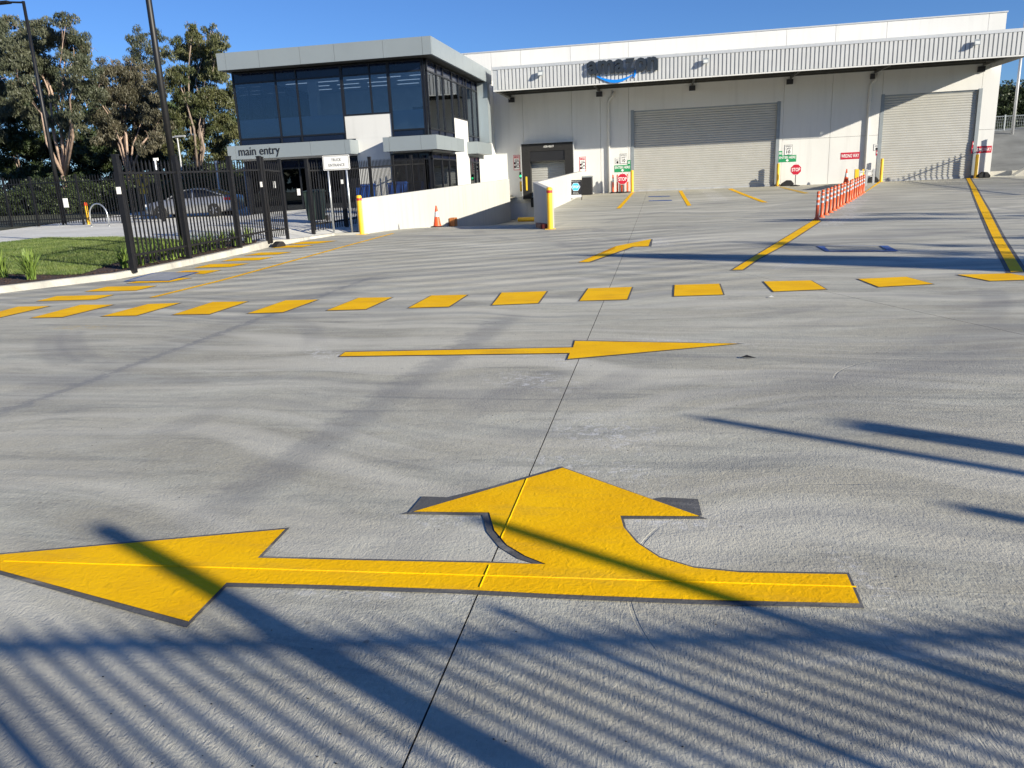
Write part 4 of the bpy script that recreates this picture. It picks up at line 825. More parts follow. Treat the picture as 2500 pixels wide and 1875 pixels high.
tilt = Matrix.Translation((0, -.003, 0)) @ Matrix.Rotation(-math.atan(.17/.9), 4, 'X')
def tilted(o): o.matrix_local = Matrix.Translation((0, 0, .12)) @ Matrix.Rotation(-math.atan2(.17, .9), 4, 'X') @ Matrix.Translation((0, -.002, -.12)); return o
tilted(MB().prismY([(.235*math.cos(R(60*k)), .68+.235*math.sin(R(60*k))) for k in range(6)], -.006, 0).build('hexagon', M['signw'], af)); tilted(MB().prismY([(.215*math.cos(R(60*k)), .68+.215*math.sin(R(60*k))) for k in range(6)], -.011, -.0065).build('hexagon', M['cyan'], af))
tilted(text('STOP', 'lettering', af, M['signw'], 0, .68, .31, .13, -.012, .003, .02)); tilted(text('Report to Reception', 'lettering', af, M['signw'], 0, .97, .46, .05, 0, .003)); tilted(text('Return to', 'lettering', af, M['signw'], 0, .39, .25, .04, 0, .003)); tilted(text('this point', 'lettering', af, M['signw'], 0, .33, .3, .045, 0, .003)); tilted(MB().box(-hw+.01, hw-.01, -.012, -.001, .14, .27).build('white_strip', M['signw'], af))
# ------------------------------------------------------------------ office
of = empty('office_building', (-14.5, YO, .77)); tag(of, 'two storey office with dark glass, grey cladding bands and white walls', 'office building')
def opart(mb, name, m_, **k):
    par = k.pop('par', of); o = mb.build(name, m_, par, **k)
    if par is of: o.location = (14.5, -YO, -.77)
    return o
XL = -19.22; zF0, zF1, zG0, zG1, zA, zB = 6.86, 7.56, 3.70, 6.86, 4.02, 6.40
XM0, XM1 = -14.03, -11.87; YM0, YM1, YM2 = 38.50, 41.30, 43.70; Z0 = .74
# fascia panels, front and side
fxs = [onY(px, 110, YO-1)[0] for px in (526, 552, 631, 730, 815, 933, 1028)]+[-9.57]; fxs[0] = -20.1
fxs = [-20.12]+[onY(px, py, YO-1)[0] for px, py in ((549, 140), (631, 138), (731, 130), (815, 125), (934, 112), (1030, 105))]+[-9.57]
YF = YO-1.0
fxs[0] = onY(529, 150, YF)[0]
for a, b_ in zip(fxs, fxs[1:]): opart(MB().box(a+.006, b_-.006, YF, YF+.1, zF0, zF1), 'fascia_panel', M['acp'])
fys = [YF+.102, 34.7, 36.2, 37.2, 38.6, 40.6, 42.3, 43.9, 45.0]
for a, b_ in zip(fys, fys[1:]): opart(MB().box(-9.67, -9.57, a+.006, b_-.006, zF0, zF1), 'fascia_panel', M['acp'])
opart(MB().box(fxs[0], fxs[0]+.1, YF+.102, 46, zF0, zF1), 'fascia_panel', M['acp'])
opart(MB().box(fxs[0]+.1, -9.68, YF+.11, 45.0, zF0+.04, zF0+.08), 'soffit', M['soff'])
opart(MB().box(fxs[0]+.1, -9.68, YF+.11, 45.0, zF1-.2, zF1-.12), 'roof', M['cap'])
opart(MB().box(-10.16, -9.57, 43.72, 44.3, zG0+.02, zF0-.01), 'end_blade', M['acp'])
# window assemblies: pane + mullions
def window(p, q, z0, z1, rows, verts, pane_m='glass', film=None, nrm=(0, -1)):
    """p,q plan ends of a glazed run; rows = transom heights; verts = mullion fractions"""
    e = empty('window', (0, 0, 0)); e.parent = of; e.location = (14.5, -YO, -.77)
    d = Vector((q[0]-p[0], q[1]-p[1])); L_ = d.length; d /= L_; zz = [z0]+rows+[z1]; vv = [0]+verts+[1]
    for i in range(len(vv)-1):
        for j in range(len(zz)-1):
            a = Vector(p)+d*L_*vv[i]; b_ = Vector(p)+d*L_*vv[i+1]; dark = (zz[j+1]-zz[j] < .55 and (zz[j+1] >= zG1-.01 or zz[j] <= zG0+.01))
            MB().bar((a.x, a.y, (zz[j]+zz[j+1])/2), (b_.x, b_.y, (zz[j]+zz[j+1])/2), .012, zz[j+1]-zz[j]).build('spandrel_pane' if dark else 'pane', M['spand' if dark else pane_m], e)
            if film and not dark and zz[j] < film: MB().bar((a.x+.02-nrm[0]*.05, a.y-nrm[1]*.05, (zz[j]+film)/2), (b_.x-.02-nrm[0]*.05, b_.y-nrm[1]*.05, (zz[j]+film)/2), .003, film-zz[j]-.02).build('frosted_film', M['film'], e)
    for k in vv: a = Vector(p)+d*L_*min(max(k, .03/L_), 1-.03/L_); MB().box(a.x-.03, a.x+.03, a.y-.055, a.y+.055, z0, z1).build('mullion', M['alu'], e) if abs(d.x) > .5 else MB().box(a.x-.055, a.x+.055, a.y-.03, a.y+.03, z0, z1).build('mullion', M['alu'], e)
    for z in zz:
        z = min(max(z, z0+.03), z1-.03); MB().bar((p[0], p[1], z), (q[0], q[1], z), .10, .06).build('transom', M['alu'], e)
    return e
fr = lambda px, a, b_: (onY(px, 230, YO)[0]-a)/(b_-a)
window((XL, YO), (XM0, YO), zG0, zG1, [zA, zB], [fr(676, XL, XM0), fr(727, XL, XM0)], film=4.85)
window((XM0, YO), (XM1, YO), 4.74, zG1, [zB], [fr(906, XM0, XM1)])
window((XM1, YO), (XS-.06, YO), zG0, zG1, [zA, zB], [.93], film=4.85)
def fy(y, a, b_): return (y-a)/(b_-a)
sy = lambda px: onX(px, 230, XS)[1]
window((XS, YO+.06), (XS, YM0), zG0, zG1, [zA, zB], [fy(sy(1066), YO, YM0), fy(sy(1081), YO, YM0)], film=4.85, nrm=(1, 0))
window((XS, YM0), (XS, YM1), 4.74, zG1, [zB], [.45, .8], nrm=(1, 0))
window((XS, YM1), (XS, YM2), zG0, zG1, [zA, zB], [.5], film=4.85, nrm=(1, 0))
window((XL, YO+.06), (XL, 46), zG0, zG1, [zA, zB], [k/9 for k in range(1, 9)], nrm=(-1, 0))
# white walls
WT = .2
opart(MB().box(XM0+.001, XM1-.001, YO-.02, YO+WT, zA-.5+.25, 4.738), 'white_wall', M['white2'])
opart(MB().box(-13.6, -12.05, YO-.02, YO+WT, Z0-.2, zA-.252), 'white_wall', M['white2'])
opart(MB().box(XS-WT, XS+.02, YM0+.001, YM1-.001, Z0-.5, 4.738), 'white_wall', M['white2'])
opart(MB().box(XS-WT, XS+.02, YM2+.03, YW-.002, Z0-1.0, 7.4), 'white_wall', M['white2'])
opart(MB().box(XS-WT, XS+.018, YM1, YM2+.029, 3.0, zG0-.001), 'white_wall', M['white2'])
opart(MB().box(XS-WT, XS+.018, YO+.2, YM0, 3.05, zG0-.001), 'white_wall', M['white2'])
opart(MB().box(XL, -13.62, YO+.02, YO+.1, 3.05, zG0-.002), 'white_wall', M['white2']); opart(MB().box(-12.04, XS, YO+.02, YO+.1, 3.05, zG0-.002), 'white_wall', M['white2'])
opart(MB().box(XL-.02, XL+.1, YO+.11, 47, Z0-.4, zG0-.001), 'side_cladding', M['alu'])
# lower glazing
window((-19.1, YO+.3), (-13.62, YO+.3), Z0, 3.04, [2.65], [.12, .30, .46, .62, .82], 'glass2'); window((-12.04, YO), (XS-.06, YO), Z0, 3.04, [2.75], [.38, .7], 'glass2')
window((XS, YO+.06), (XS, YM0), Z0, 3.04, [2.75], [.38, .68], 'glass2', nrm=(1, 0)); window((XS, YM1), (XS, YM2-.3), Z0, 2.99, [2.7], [.6], 'glass2', nrm=(1, 0))
opart(MB().box(XS-WT, XS+.02, YM2-.3, YM2+.029, Z0-.5, 2.999), 'white_wall', M['white2'])
# awnings
for a, b_ in zip(*(lambda l: (l, l[1:]))([-19.35, -18.95, -17.35, -15.35, -13.75, -13.5])): opart(MB().box(a+.005, b_-.005, YF, YF+.08, 3.1, 3.69), 'awning_panel', M['acp'])
opart(MB().box(-13.58, -13.5, YF+.082, YO-.022, 3.1, 3.69), 'awning_panel', M['acp']); opart(MB().box(-19.35, -19.27, YF+.082, YO-.03, 3.1, 3.69), 'awning_panel', M['acp'])
opart(MB().box(-19.26, -13.59, YF+.082, YO-.03, 3.14, 3.6), 'awning_core', M['soff'])
for a, b_ in ((-12.0, -11.72), (-11.72, -10.3), (-10.3, -9.6)): opart(MB().box(a+.005, b_-.005, YF, YF+.08, 3.1, 3.69), 'awning_panel', M['acp'])
ye = onX(1133, 355, -9.6)[1]
for k in range(4): a = YF+.082+(ye-YF-.082)*k/4; opart(MB().box(-9.68, -9.6, a+.005, a+(ye-YF-.082)/4-.005, 3.1, 3.69), 'awning_panel', M['acp'])
opart(MB().box(-12.0, -11.92, YF+.082, YO-.03, 3.1, 3.69), 'awning_panel', M['acp']); opart(MB().box(-11.9, XS+.03, YF+.09, YO-.03, 3.14, 3.6).box(XS+.032, -9.69, YF+.09, ye-.05, 3.14, 3.6), 'awning_core', M['soff'])
opart(MB().box(XS+.03, -9.6, ye, ye+.05, 3.1, 3.69), 'awning_panel', M['acp'])
yb0 = onX(1160, 350, -9.6)[1]-1.6; yb0 = 40.9; opart(MB().box(XS+.022, -9.6, yb0, 44.35, 3.1, 3.69), 'small_awning', M['acp'])
tx0 = onY(583, 370, YF)[0]; tx1 = onY(684, 370, YF)[0]
t_ = text('main entry', 'lettering', of, M['signb'], (tx0+tx1)/2, 3.37, tx1-tx0, .46, YF-.002, .02); t_.location = (14.5, -YO, -.77)
# interior
opart(MB().box(XL+.1, XS-.25, YO+.12, 47.9, 3.40, 3.6), 'floor_slab', M['carpet']); opart(MB().box(XL+.1, XS-.12, YO+.12, 47.9, 6.75, 6.8), 'ceiling', M['ceil'])
opart(MB().box(XL+.1, XS-.2, YO+.4, 47.9, Z0-.1, Z0+.0), 'ground_floor', M['carpet']); opart(MB().box(XL+.2, XS-.25, 42.5, 42.6, 3.6, 6.74), 'inner_wall', M['inner']); opart(MB().box(XL+.2, XS-.25, 39.5, 39.6, Z0, 3.3), 'inner_wall', M['carpet'])
for j in range(5):
    for i in range(5): x = XL+.7+i*1.6+(j % 2)*.5; y = YO+.9+j*1.45; opart(MB().box(x, x+1.15, y, y+.07, 6.725, 6.748), 'strip_light', M['strip'])
opart(MB().box(XL+2.2, XL+2.6, YO+3, YO+3.4, 3.61, 6.74), 'column', M['inner'])
opart(MB().box(-17, -15.4, YO+1, YO+1.8, 4.3, 4.35), 'desk', M['desk']); opart(MB().box(-13.4, -12.2, 42.3, 42.45, 4.9, 5.7), 'wall_screen', M['desk'])
# door sticker sheets
for px, py, lab in ((671, 448, 0), (729, 466, 0)): x, z = W(px, py, YO+.2); opart(MB().box(x-.08, x+.08, YO+.20, YO+.205, z-.2, z+.1), 'paper_notice', M['signw'])
# bins
def bin_(loc, m_, label, rz=0, s=1.):
    e = empty('wheelie_bin', loc, rz); tag(e, label, 'bin'); e.scale = (s, s, s)
    MB().add([(-.24, -.28, .06), (.24, -.28, .06), (.24, .26, .06), (-.24, .26, .06), (-.29, -.36, .98), (.29, -.36, .98), (.29, .34, .98), (-.29, .34, .98)], [(0, 3, 2, 1), (4, 5, 6, 7), (0, 1, 5, 4), (1, 2, 6, 5), (2, 3, 7, 6), (3, 0, 4, 7)]).build('body', M[m_], e, bevel=.02)
    MB().add([(-.31, -.4, .985), (.31, -.4, .985), (.31, .38, .985), (-.31, .38, .985), (-.28, -.36, 1.03), (.28, -.36, 1.03), (.28, .36, 1.08), (-.28, .36, 1.08)], [(0, 3, 2, 1), (4, 5, 6, 7), (0, 1, 5, 4), (1, 2, 6, 5), (2, 3, 7, 6), (3, 0, 4, 7)]).build('lid', M[m_], e, bevel=.01)
    MB().tube([(-.28, .42, .98), (.28, .42, .98)], .018, 8).build('handle', M['rubber'], e)
    for s_ in (-1, 1): MB().tube([(s_*.25, .3, .1), (s_*.31, .3, .1)], .1, 14).build('wheel', M['tyre'], e)
x, y = onY(775, 545, 26.6)[0], 26.6; bin_((x, y, lz(x, y)), 'bin_g', 'dark green wheelie bin behind the fence by the truck entrance sign', R(10), 1.05)
x = onY(892, 470, 30.5)[0]; bin_((x, 30.5, lz(x, 30.5)), 'bin_b', 'blue bin behind the fence, nearer the truck entrance sign', 0, 1.05)
x = onY(972, 465, 33.0)[0]; bin_((x, 33.0, lz(x, 33)), 'bin_b', 'blue bin behind the fence, nearer the office corner', 0, 1.1)
x, z = W(865, 447, 28); o = MB().box(x-.18, x+.18, 28, 28.1, z-.17, z+.17).build('meter_box', M['signb']); tag(o, 'small black box fixed behind the fence right of the truck entrance sign', 'box')
x0 = o
MB().tube([(x, 28.06, lz(x, 28)), (x, 28.06, z-.17)], .03, 8).build('post', M['signb'], o)
# ------------------------------------------------------------------ palisade fences
HF = 2.42
pk = MB(); pk.add([(-.018, -.01, .10), (.018, -.01, .10), (.018, .01, .10), (-.018, .01, .10), (-.018, -.01, 2.16), (.018, -.01, 2.16), (.018, .01, 2.16), (-.018, .01, 2.16), (0, 0, 2.24)], [(0, 3, 2, 1), (0, 1, 5, 4), (1, 2, 6, 5), (2, 3, 7, 6), (3, 0, 4, 7), (4, 5, 8), (5, 6, 8), (6, 7, 8), (7, 4, 8)])
PICK = pk.mesh('picket', M['fence'])
def fence(name, pts, zf, label, hp=2.3, pr_=.135, ptw=.10, individual=True, rails=(.30, 1.96), rel=True, posts=None):
    e = empty(name, (pts[0][0], pts[0][1], zf(*pts[0]))); tag(e, label, 'fence'); O = Vector(e.location)
    joined = MB()
    for k, (p, q) in enumerate(zip(pts, pts[1:])):
        d = Vector((q[0]-p[0], q[1]-p[1])); L_ = d.length; ang = math.atan2(d.y, d.x); n_ = max(1, int(L_/pr_)-1); za, zb_ = zf(*p), zf(*q)
        for rz_ in rails:
            MB().bar((p[0]-O.x, p[1]-O.y, za+rz_-O.z), (q[0]-O.x, q[1]-O.y, zb_+rz_-O.z), .04, .045).build('rail', M['fence'], e)
        for i in range(n_):
            t_ = (i+1)/(n_+1); x, y = lerp(p, q, t_); z = za+(zb_-za)*t_
            if individual:
                o = bpy.data.objects.new('picket', PICK); o.parent = e; o.location = (x-O.x, y-O.y, z-O.z); o.rotation_euler = (0, 0, ang); COL.objects.link(o)
            else:
                c, s_ = math.cos(ang), math.sin(ang); joined.add([(x-O.x+vx*c-vy*s_, y-O.y+vx*s_+vy*c, z-O.z+vz) for vx, vy, vz in pk.v], pk.f)
    if not individual: o = joined.build('pickets', M['fence'], e); o['kind'] = 'stuff'
    for i, p in enumerate(pts):
        if posts and i not in posts: continue
        z = zf(*p); h2 = ptw/2; MB().box(p[0]-h2-O.x, p[0]+h2-O.x, p[1]-h2-O.y, p[1]+h2-O.y, z-O.z-.05, z-O.z+hp).box(p[0]-h2-.008-O.x, p[0]+h2+.008-O.x, p[1]-h2-.008-O.y, p[1]+h2+.008-O.y, z-O.z+hp+.001, z-O.z+hp+.03).build('fence_post', M['fence'], e)
    return e
f1 = fence('palisade_fence', [Lp(327, 660), Lp(462, 632), Lp(586, 606), Lp(656, 590)], lz, 'black palisade fence standing in the garden bed behind the left kerb')
gt = fence('pedestrian_gate', [Lp(662, 589), Lp(703, 583)], lz, 'narrow black palisade gate leaf hanging at the open gateway', hp=2.28, ptw=.08)
fx = [Lp(766, 571), (-10.75, 25.6), (-10.65, 28.0), (-10.6, 30.4), (-10.55, 32.6), (-10.5, 34.2)]
f2 = fence('palisade_fence', fx, lz, 'black palisade fence running from the gateway back to the office corner')
def tagplate(e, p, z): 
    O = e.location; MB().box(p[0]-.045-O.x, p[0]+.045-O.x, p[1]-.075-O.y, p[1]-.055-O.y, z-O.z, z+.14-O.z).build('warning_tag', M['signw'], e)
tagplate(f1, Lp(327, 660), lz(*Lp(327, 660))+1.55); tagplate(f1, Lp(656, 590), lz(*Lp(656, 590))+1.5); tagplate(f2, fx[1], lz(*fx[1])+1.5)
# back fence (far left)
bfp = [Lp(-420, 574), Lp(-250, 567), Lp(-100, 561), Lp(30, 556), Lp(95, 553), Lp(205, 549), Lp(300, 545), Lp(400, 541)]
def lz2(x, y): return lz(x, y)
bf = fence('boundary_fence', [lerp(a, b_, 0) for a, b_ in zip(bfp, bfp)], lz2, 'long black palisade fence along the trees behind the path', hp=2.25, individual=False, pr_=.13, ptw=.08)
# front boundary fence just behind the viewer, and the side fence at right: their shadows fall into the yard
def fz(x, y): return g(x, y)
sh = 2.24/math.tan(SUN_EL)
fa, fb = (-2.7-SUN_DIR[0]*sh, 2.42-SUN_DIR[1]*sh), (1.36-SUN_DIR[0]*sh, 2.99-SUN_DIR[1]*sh)
fline = [lerp(fa, fb, k) for k in (-1.9, -1.3, -.7, -.1, .5, 1.1, 1.7, 2.3, 2.9)]
fence('front_fence', fline, fz, 'black palisade fence along the street side of the yard', hp=2.22, ptw=.04, rails=(.3, 2.12), individual=False, pr_=.13)
XF = 18.6
fence('side_fence', [(XF, y) for y in (29.5, 32, 34.5, 37, 39.5, 42, 44.5, 47.0)], lambda x, y: g(x, y)+.2, 'black palisade fence along the right side of the yard', hp=2.4, individual=False, pr_=.15)
def pole_from_tip(px, py, H, r0, name, label, r1=None, head=False):
    t_ = G(px, py); s_ = H/math.tan(SUN_EL); x, y = t_[0]-SUN_DIR[0]*s_, t_[1]-SUN_DIR[1]*s_; e = empty(name, (x, y, g(x, y))); tag(e, label, 'post')
    MB().tube([(0, 0, -.1), (0, 0, H*.55), (0, 0, H*.551), (0, 0, H)], [r0, r0, r1 or r0, r1 or r0], 12).build('pole', M['fence'], e); return e
pole_from_tip(243, 1285, 2.85, .06, 'unseen_post', 'tall black gate post behind the viewer, left one')
pole_from_tip(1150, 1262, 3.05, .045, 'unseen_post', 'tall black gate post behind the viewer, middle one')
pole_from_tip(1700, 1018, 3.6, .055, 'unseen_post', 'tall black gate post behind the viewer, right one')
pole_from_tip(2330, 1235, 2.9, .06, 'unseen_post', 'black gate post behind the viewer, far right one')
pole_from_tip(2085, 1036, 3.4, .12, 'unseen_post', 'thick black stand-in post behind the viewer, added to cast a broad shadow');  # stand-in for an unseen tree, added only for its broad shadow band
pole_from_tip(1347, 520, 8.4, .10, 'light_pole', 'tall light pole beyond the right side of the yard', .03)
# ------------------------------------------------------------------ slab added right of the frame, outlined to throw the wedge shadow
def mapup(px, py, s0):
    t_ = G(px, py); return t_
tip = Vector(G(1326, 621)); s0 = 30.; H0 = s0*math.tan(SUN_EL); base = tip-Vector(SUN_DIR)*s0; nrm_ = Vector((-SUN_DIR[1], -SUN_DIR[0]))*-1
nv = Vector((.485, .875))
prof_ = [(0, 0), (2.9, 0), (2.9, H0-2.9), (1.75, H0-2.75), (1.45, H0-1.9), (.8, H0-.6), (.12, H0-.12), (0, H0)]
ps = MB(); th_ = .2; dS = Vector(SUN_DIR)*th_
v_ = [(base.x+nv.x*a, base.y+nv.y*a, z) for a, z in prof_]; nP = len(v_)
ps.add(v_+[(x-dS.x, y-dS.y, z) for x, y, z in v_], [tuple(range(nP)), tuple(range(nP, 2*nP))[::-1]]+[(i, i+nP, (i+1) % nP+nP, (i+1) % nP) for i in range(nP)])
tag(ps.build('shadow_slab', M['frame']), 'tall grey stepped slab added right of the yard to cast the wedge shadow', 'shadow caster')
# ------------------------------------------------------------------ poles, signs and street furniture at left
def light_pole(px, py, f, H, r0, r1, name, label, m_='fence', arm=None, plate=True):
    p = Lp(px, py); e = empty(name, (p[0], p[1], f(*p))); tag(e, label, 'light pole')
    MB().tube([(0, 0, 0), (0, 0, H)], [r0, r1], 12).build('pole', M[m_], e, smooth_=True)
    if plate:
        MB().box(-.22, .22, -.22, .22, 0, .02).build('base_plate', M['galv'], e)
        for sx_ in (-1, 1):
            for sy_ in (-1, 1): MB().lathe([(.018, .02), (.018, .1)], 8, (sx_*.16, sy_*.16, 0)).build('bolt', M['galv'], e)
    if arm:
        MB().tube([(0, 0, H-.05), (arm*.6, 0, H+.02)], .04, 8).build('arm', M[m_], e); MB().box(*(sorted((arm*.6, arm*1.3))), -.15, .15, H-.02, H+.07).build('lamp_head', M[m_], e)
    return e
pL = Lp(158, 550); hL = onY(57, 3, pL[1])[2]-lz(*pL)
light_pole(158, 550, lz, hL, .10, .065, 'light_pole', 'black light pole on the path at far left with its lamp at the photo corner', arm=-1.2)
light_pole(452, 604, lz, 10.5, .095, .06, 'light_pole', 'tall black light pole rising behind the palisade fence', arm=1.0, plate=False)
light_pole(449, 532, lz, 0, .05, .04, 'light_pole', 'x') if 0 else None
def short_pole(px, py, pyt, label, m_='signw', r=.05, cap=True):
    p = Lp(px, py); H = onY(px-(py-pyt)*.17, pyt, p[1])[2]-lz(*p); e = empty('slim_pole', (p[0], p[1], lz(*p))); tag(e, label, 'pole', 'slim white poles in the car park')
    MB().tube([(0, 0, 0), (0, 0, H)], [r*1.1, r], 10).build('pole', M[m_], e, smooth_=True)
    if cap: MB().box(-r*1.3, r*3.0, -r, r, H-.12, H+.0).build('bracket', M[m_], e)
short_pole(401, 536, 386, 'slim white pole in front of the bonnet of the parked car'); short_pole(543, 524, 393, 'slim white pole at the tail lamp of the parked car'); short_pole(609, 518, 408, 'slim grey pole between the parked car and the office', 'galvd')
p = Lp(450, 528); y_ = 47; x_, z_ = W(452, 470, 47); zt = W(434, 335, 47)[1]; e = empty('street_light', (x_, y_, .6)); tag(e, 'pale street light among the trees above the parked car', 'street light')
MB().tube([(0, 0, 0), (0, 0, zt-.6)], [.08, .05], 10).build('pole', M['galvd'], e); MB().box(-.1, .55, -.12, .12, zt-.6, zt-.5).build('lamp_head', M['galvd'], e); MB().box(-.5, -.1, -.1, .1, zt-.62, zt-.54).build('lamp_head', M['galvd'], e)
# bicycle hoop, small bollard, notice, pedestrian sign
pa, pb = Lp(224, 553), Lp(267, 552); cx, cy = (pa[0]+pb[0])/2, (pa[1]+pb[1])/2; rad = math.hypot(pa[0]-pb[0], pa[1]-pb[1])/2; dd = Vector((pb[0]-pa[0], pb[1]-pa[1])).normalized()
pts = [(-rad*dd.x, -rad*dd.y, 0), (-rad*dd.x, -rad*dd.y, .45)]+[(-rad*math.cos(a)*dd.x, -rad*math.cos(a)*dd.y, .45+rad*math.sin(a)) for a in [math.pi*k/12 for k in range(1, 12)]]+[(rad*dd.x, rad*dd.y, .45), (rad*dd.x, rad*dd.y, 0)]
e = empty('bike_hoop', (cx, cy, lz(cx, cy))); tag(e, 'steel bicycle hoop on the path at left', 'bike rack'); MB().tube(pts, .03, 10).build('hoop', M['galv'], e, smooth_=True)
for s_ in (-1, 1): MB().lathe([(.07, 0), (.07, .015)], 12, (s_*rad*dd.x, s_*rad*dd.y, 0)).build('foot_plate', M['galv'], e)
p = Lp(217, 548); e = empty('path_bollard', (p[0], p[1], lz(*p))); tag(e, 'yellow bollard with orange top beside the bicycle hoop', 'bollard'); MB().lathe([(.07, 0), (.07, .85)], 14).build('post', M['ypost'], e); MB().lathe([(.073, .85), (.073, .97), (.05, 1.0)], 14).build('orange_cap', M['fluo'], e)
p = Lp(176, 552); x_, z_ = W(166, 495, p[1]); o = MB().box(x_-.12, x_+.12, p[1]-.15, p[1]-.13, z_-.2, z_+.2).build('fence_notice', M['signw']); tag(o, 'small white notice hanging on the boundary fence beside the light pole', 'notice')
p = Lp(366, 535); x_, z_ = W(349, 446, 41); e = empty('pedestrian_sign', (x_, 41, lz(x_, 41))); tag(e, 'yellow round topped pedestrian warning sign behind the fence above the parked car', 'sign'); hz = z_-lz(x_, 41)
MB().tube([(0, 0, 0), (0, 0, hz+.3)], .03, 8).build('pole', M['galvd'], e); MB().prismY([(.42*math.cos(R(a)), hz+.15+.42*math.sin(R(a))) for a in range(0, 360, 45)], -.05, -.035).build('sign_panel', M['ped'], e); MB().box(-.3, .3, -.05, -.035, hz-.62, hz-.3).build('sub_panel', M['ped'], e)
MB().prismY([(-.05, hz+.35), (.05, hz+.35), (.08, hz+.1), (.16, hz-.1), (.08, hz-.12), (0, hz+.02), (-.1, hz-.14), (-.16, hz-.1), (-.07, hz+.1)], -.056, -.0505).build('walking_figure', M['signb'], e)
# truck entrance sign
pa = G(817, 574); pb = G(857, 573); e = empty('truck_entrance_sign', ((pa[0]+pb[0])/2, pa[1], g(*pa))); tag(e, 'white TRUCK ENTRANCE sign on two steel posts', 'sign')
ts_y = pa[1]; zt = W(820, 379, ts_y)[1]-g(*pa); zb = W(824, 415, ts_y)[1]-g(*pa); xL, xR = W(790, 398, ts_y)[0]-e.location.x, W(855, 395, ts_y)[0]-e.location.x
for s_ in (W(804, 450, ts_y)[0]-e.location.x, W(849, 450, ts_y)[0]-e.location.x): MB().tube([(s_, 0, 0), (s_, 0, zt-.05)], .032, 12).build('post', M['galv'], e, smooth_=True)
def rrect(x0, x1, z0, z1, r, n_=4):
    return [(cx+r*math.cos(R(a0+90*k/n_)), cz+r*math.sin(R(a0+90*k/n_))) for cx, cz, a0 in ((x1-r, z1-r, 0), (x0+r, z1-r, 90), (x0+r, z0+r, 180), (x1-r, z0+r, 270)) for k in range(n_+1)]
MB().prismY(rrect(xL, xR, zb, zt, .03), -.06, -.045).build('panel', M['signw'], e); MB().prismY(rrect(xL+.02, xR-.02, zb+.02, zt-.02, .025), -.0625, -.0605).build('black_border', M['signb'], e); MB().prismY(rrect(xL+.032, xR-.032, zb+.032, zt-.032, .02), -.0645, -.063).build('face', M['signw'], e)
text('TRUCK', 'lettering', e, M['signb'], (xL+xR)/2+.01, (zt+zb)/2+.085, (xR-xL)*.37, .085, -.065, .002); text('ENTRANCE', 'lettering', e, M['signb'], (xL+xR)/2+.01, (zt+zb)/2-.075, (xR-xL)*.60, .085, -.065, .002)
# ------------------------------------------------------------------ car
pc0, pc1 = Lp(352, 538), Lp(566, 524)
pc0, pc1 = (-25.25, 35.0), (-20.85, 35.5); car = empty('parked_car', ((pc0[0]+pc1[0])/2, (pc0[1]+pc1[1])/2+.8, lz(-23, 35.5))); tag(car, 'silver sedan parked behind the fence, facing left', 'car')
cl = math.hypot(pc1[0]-pc0[0], pc1[1]-pc0[1]); car.rotation_euler = (0, 0, math.atan2(pc1[1]-pc0[1], pc1[0]-pc0[0])+math.pi); car.scale = (cl/4.7,)*3
# body stations: x (front +), half width, z bottom, z belt/top
st = [(2.42, .55, .38, .62), (2.36, .72, .25, .72), (2.1, .84, .2, .80), (1.5, .9, .2, .90), (.9, .91, .2, .96), (0, .92, .2, .98), (-.9, .92, .2, 1.01), (-1.6, .91, .22, 1.05), (-2.1, .86, .25, 1.06), (-2.36, .78, .32, 1.02), (-2.43, .66, .45, .9)]
mb = MB()
for x, hw, zb_, zt_ in st:
    mid_ = (zb_+zt_)/2; prof_ = [(-hw*.9, zb_), (-hw, zb_+.12), (-hw, mid_+.05), (-hw*.97, zt_-.08), (-hw*.85, zt_), (hw*.85, zt_), (hw*.97, zt_-.08), (hw, mid_+.05), (hw, zb_+.12), (hw*.9, zb_)]
    mb.v += [(x, y, z) for y, z in prof_]
n_ = 10
for i in range(len(st)-1):
    for k in range(n_): a = i*n_+k; b_ = i*n_+(k+1) % n_; mb.f.append((a, b_, b_+n_, a+n_))
mb.f += [tuple(range(n_))[::-1], tuple((len(st)-1)*n_+k for k in range(n_))]
mb.build('body', M['car'], car, smooth_=True)
gh = [(1.15, .80, .90, .93), (.35, .74, .93, 1.36), (-.3, .72, .95, 1.44), (-1.0, .70, .98, 1.40), (-1.95, .74, 1.02, 1.07)]
mb = MB()
for x, hw, zb_, zt_ in gh: mb.v += [(x, -hw-.08, zb_), (x, -hw*.92+.0, zt_-.04), (x, -hw*.78, zt_), (x, hw*.78, zt_), (x, hw*.92, zt_-.04), (x, hw+.08, zb_)]
for i in range(4):
    for k in range(5): a = i*6+k; mb.f.append((a, a+1, a+7, a+6))
mb.build('windows', M['cglass'], car, smooth_=False)
mb = MB()
for x, hw, zb_, zt_ in gh[1:4]: mb.v += [(x, -hw*.93, zt_-.045), (x, -hw*.78, zt_+.012), (x, 0, zt_+.03), (x, hw*.78, zt_+.012), (x, hw*.93, zt_-.045)]
for i in range(2):
    for k in range(4): a = i*5+k; mb.f.append((a, a+1, a+6, a+5))
mb.build('roof', M['car'], car, smooth_=True)
for s_ in (-1, 1):
    for (xa_, za_), (xb_, zb_), wv_ in (((1.15, .92), (.35, 1.34), .05), ((.35, 1.34), (-.3, 1.42), .04), ((-.3, 1.42), (-1.0, 1.38), .04), ((-1.0, 1.38), (-1.95, 1.05), .16), ((-.32, .98), (-.3, 1.42), .05)):
        MB().bar((xa_, s_*(.80 if za_ < 1.1 else .70), za_), (xb_, s_*(.80 if zb_ < 1.1 else .68), zb_), wv_, .05).build('pillar', M['car'], car)
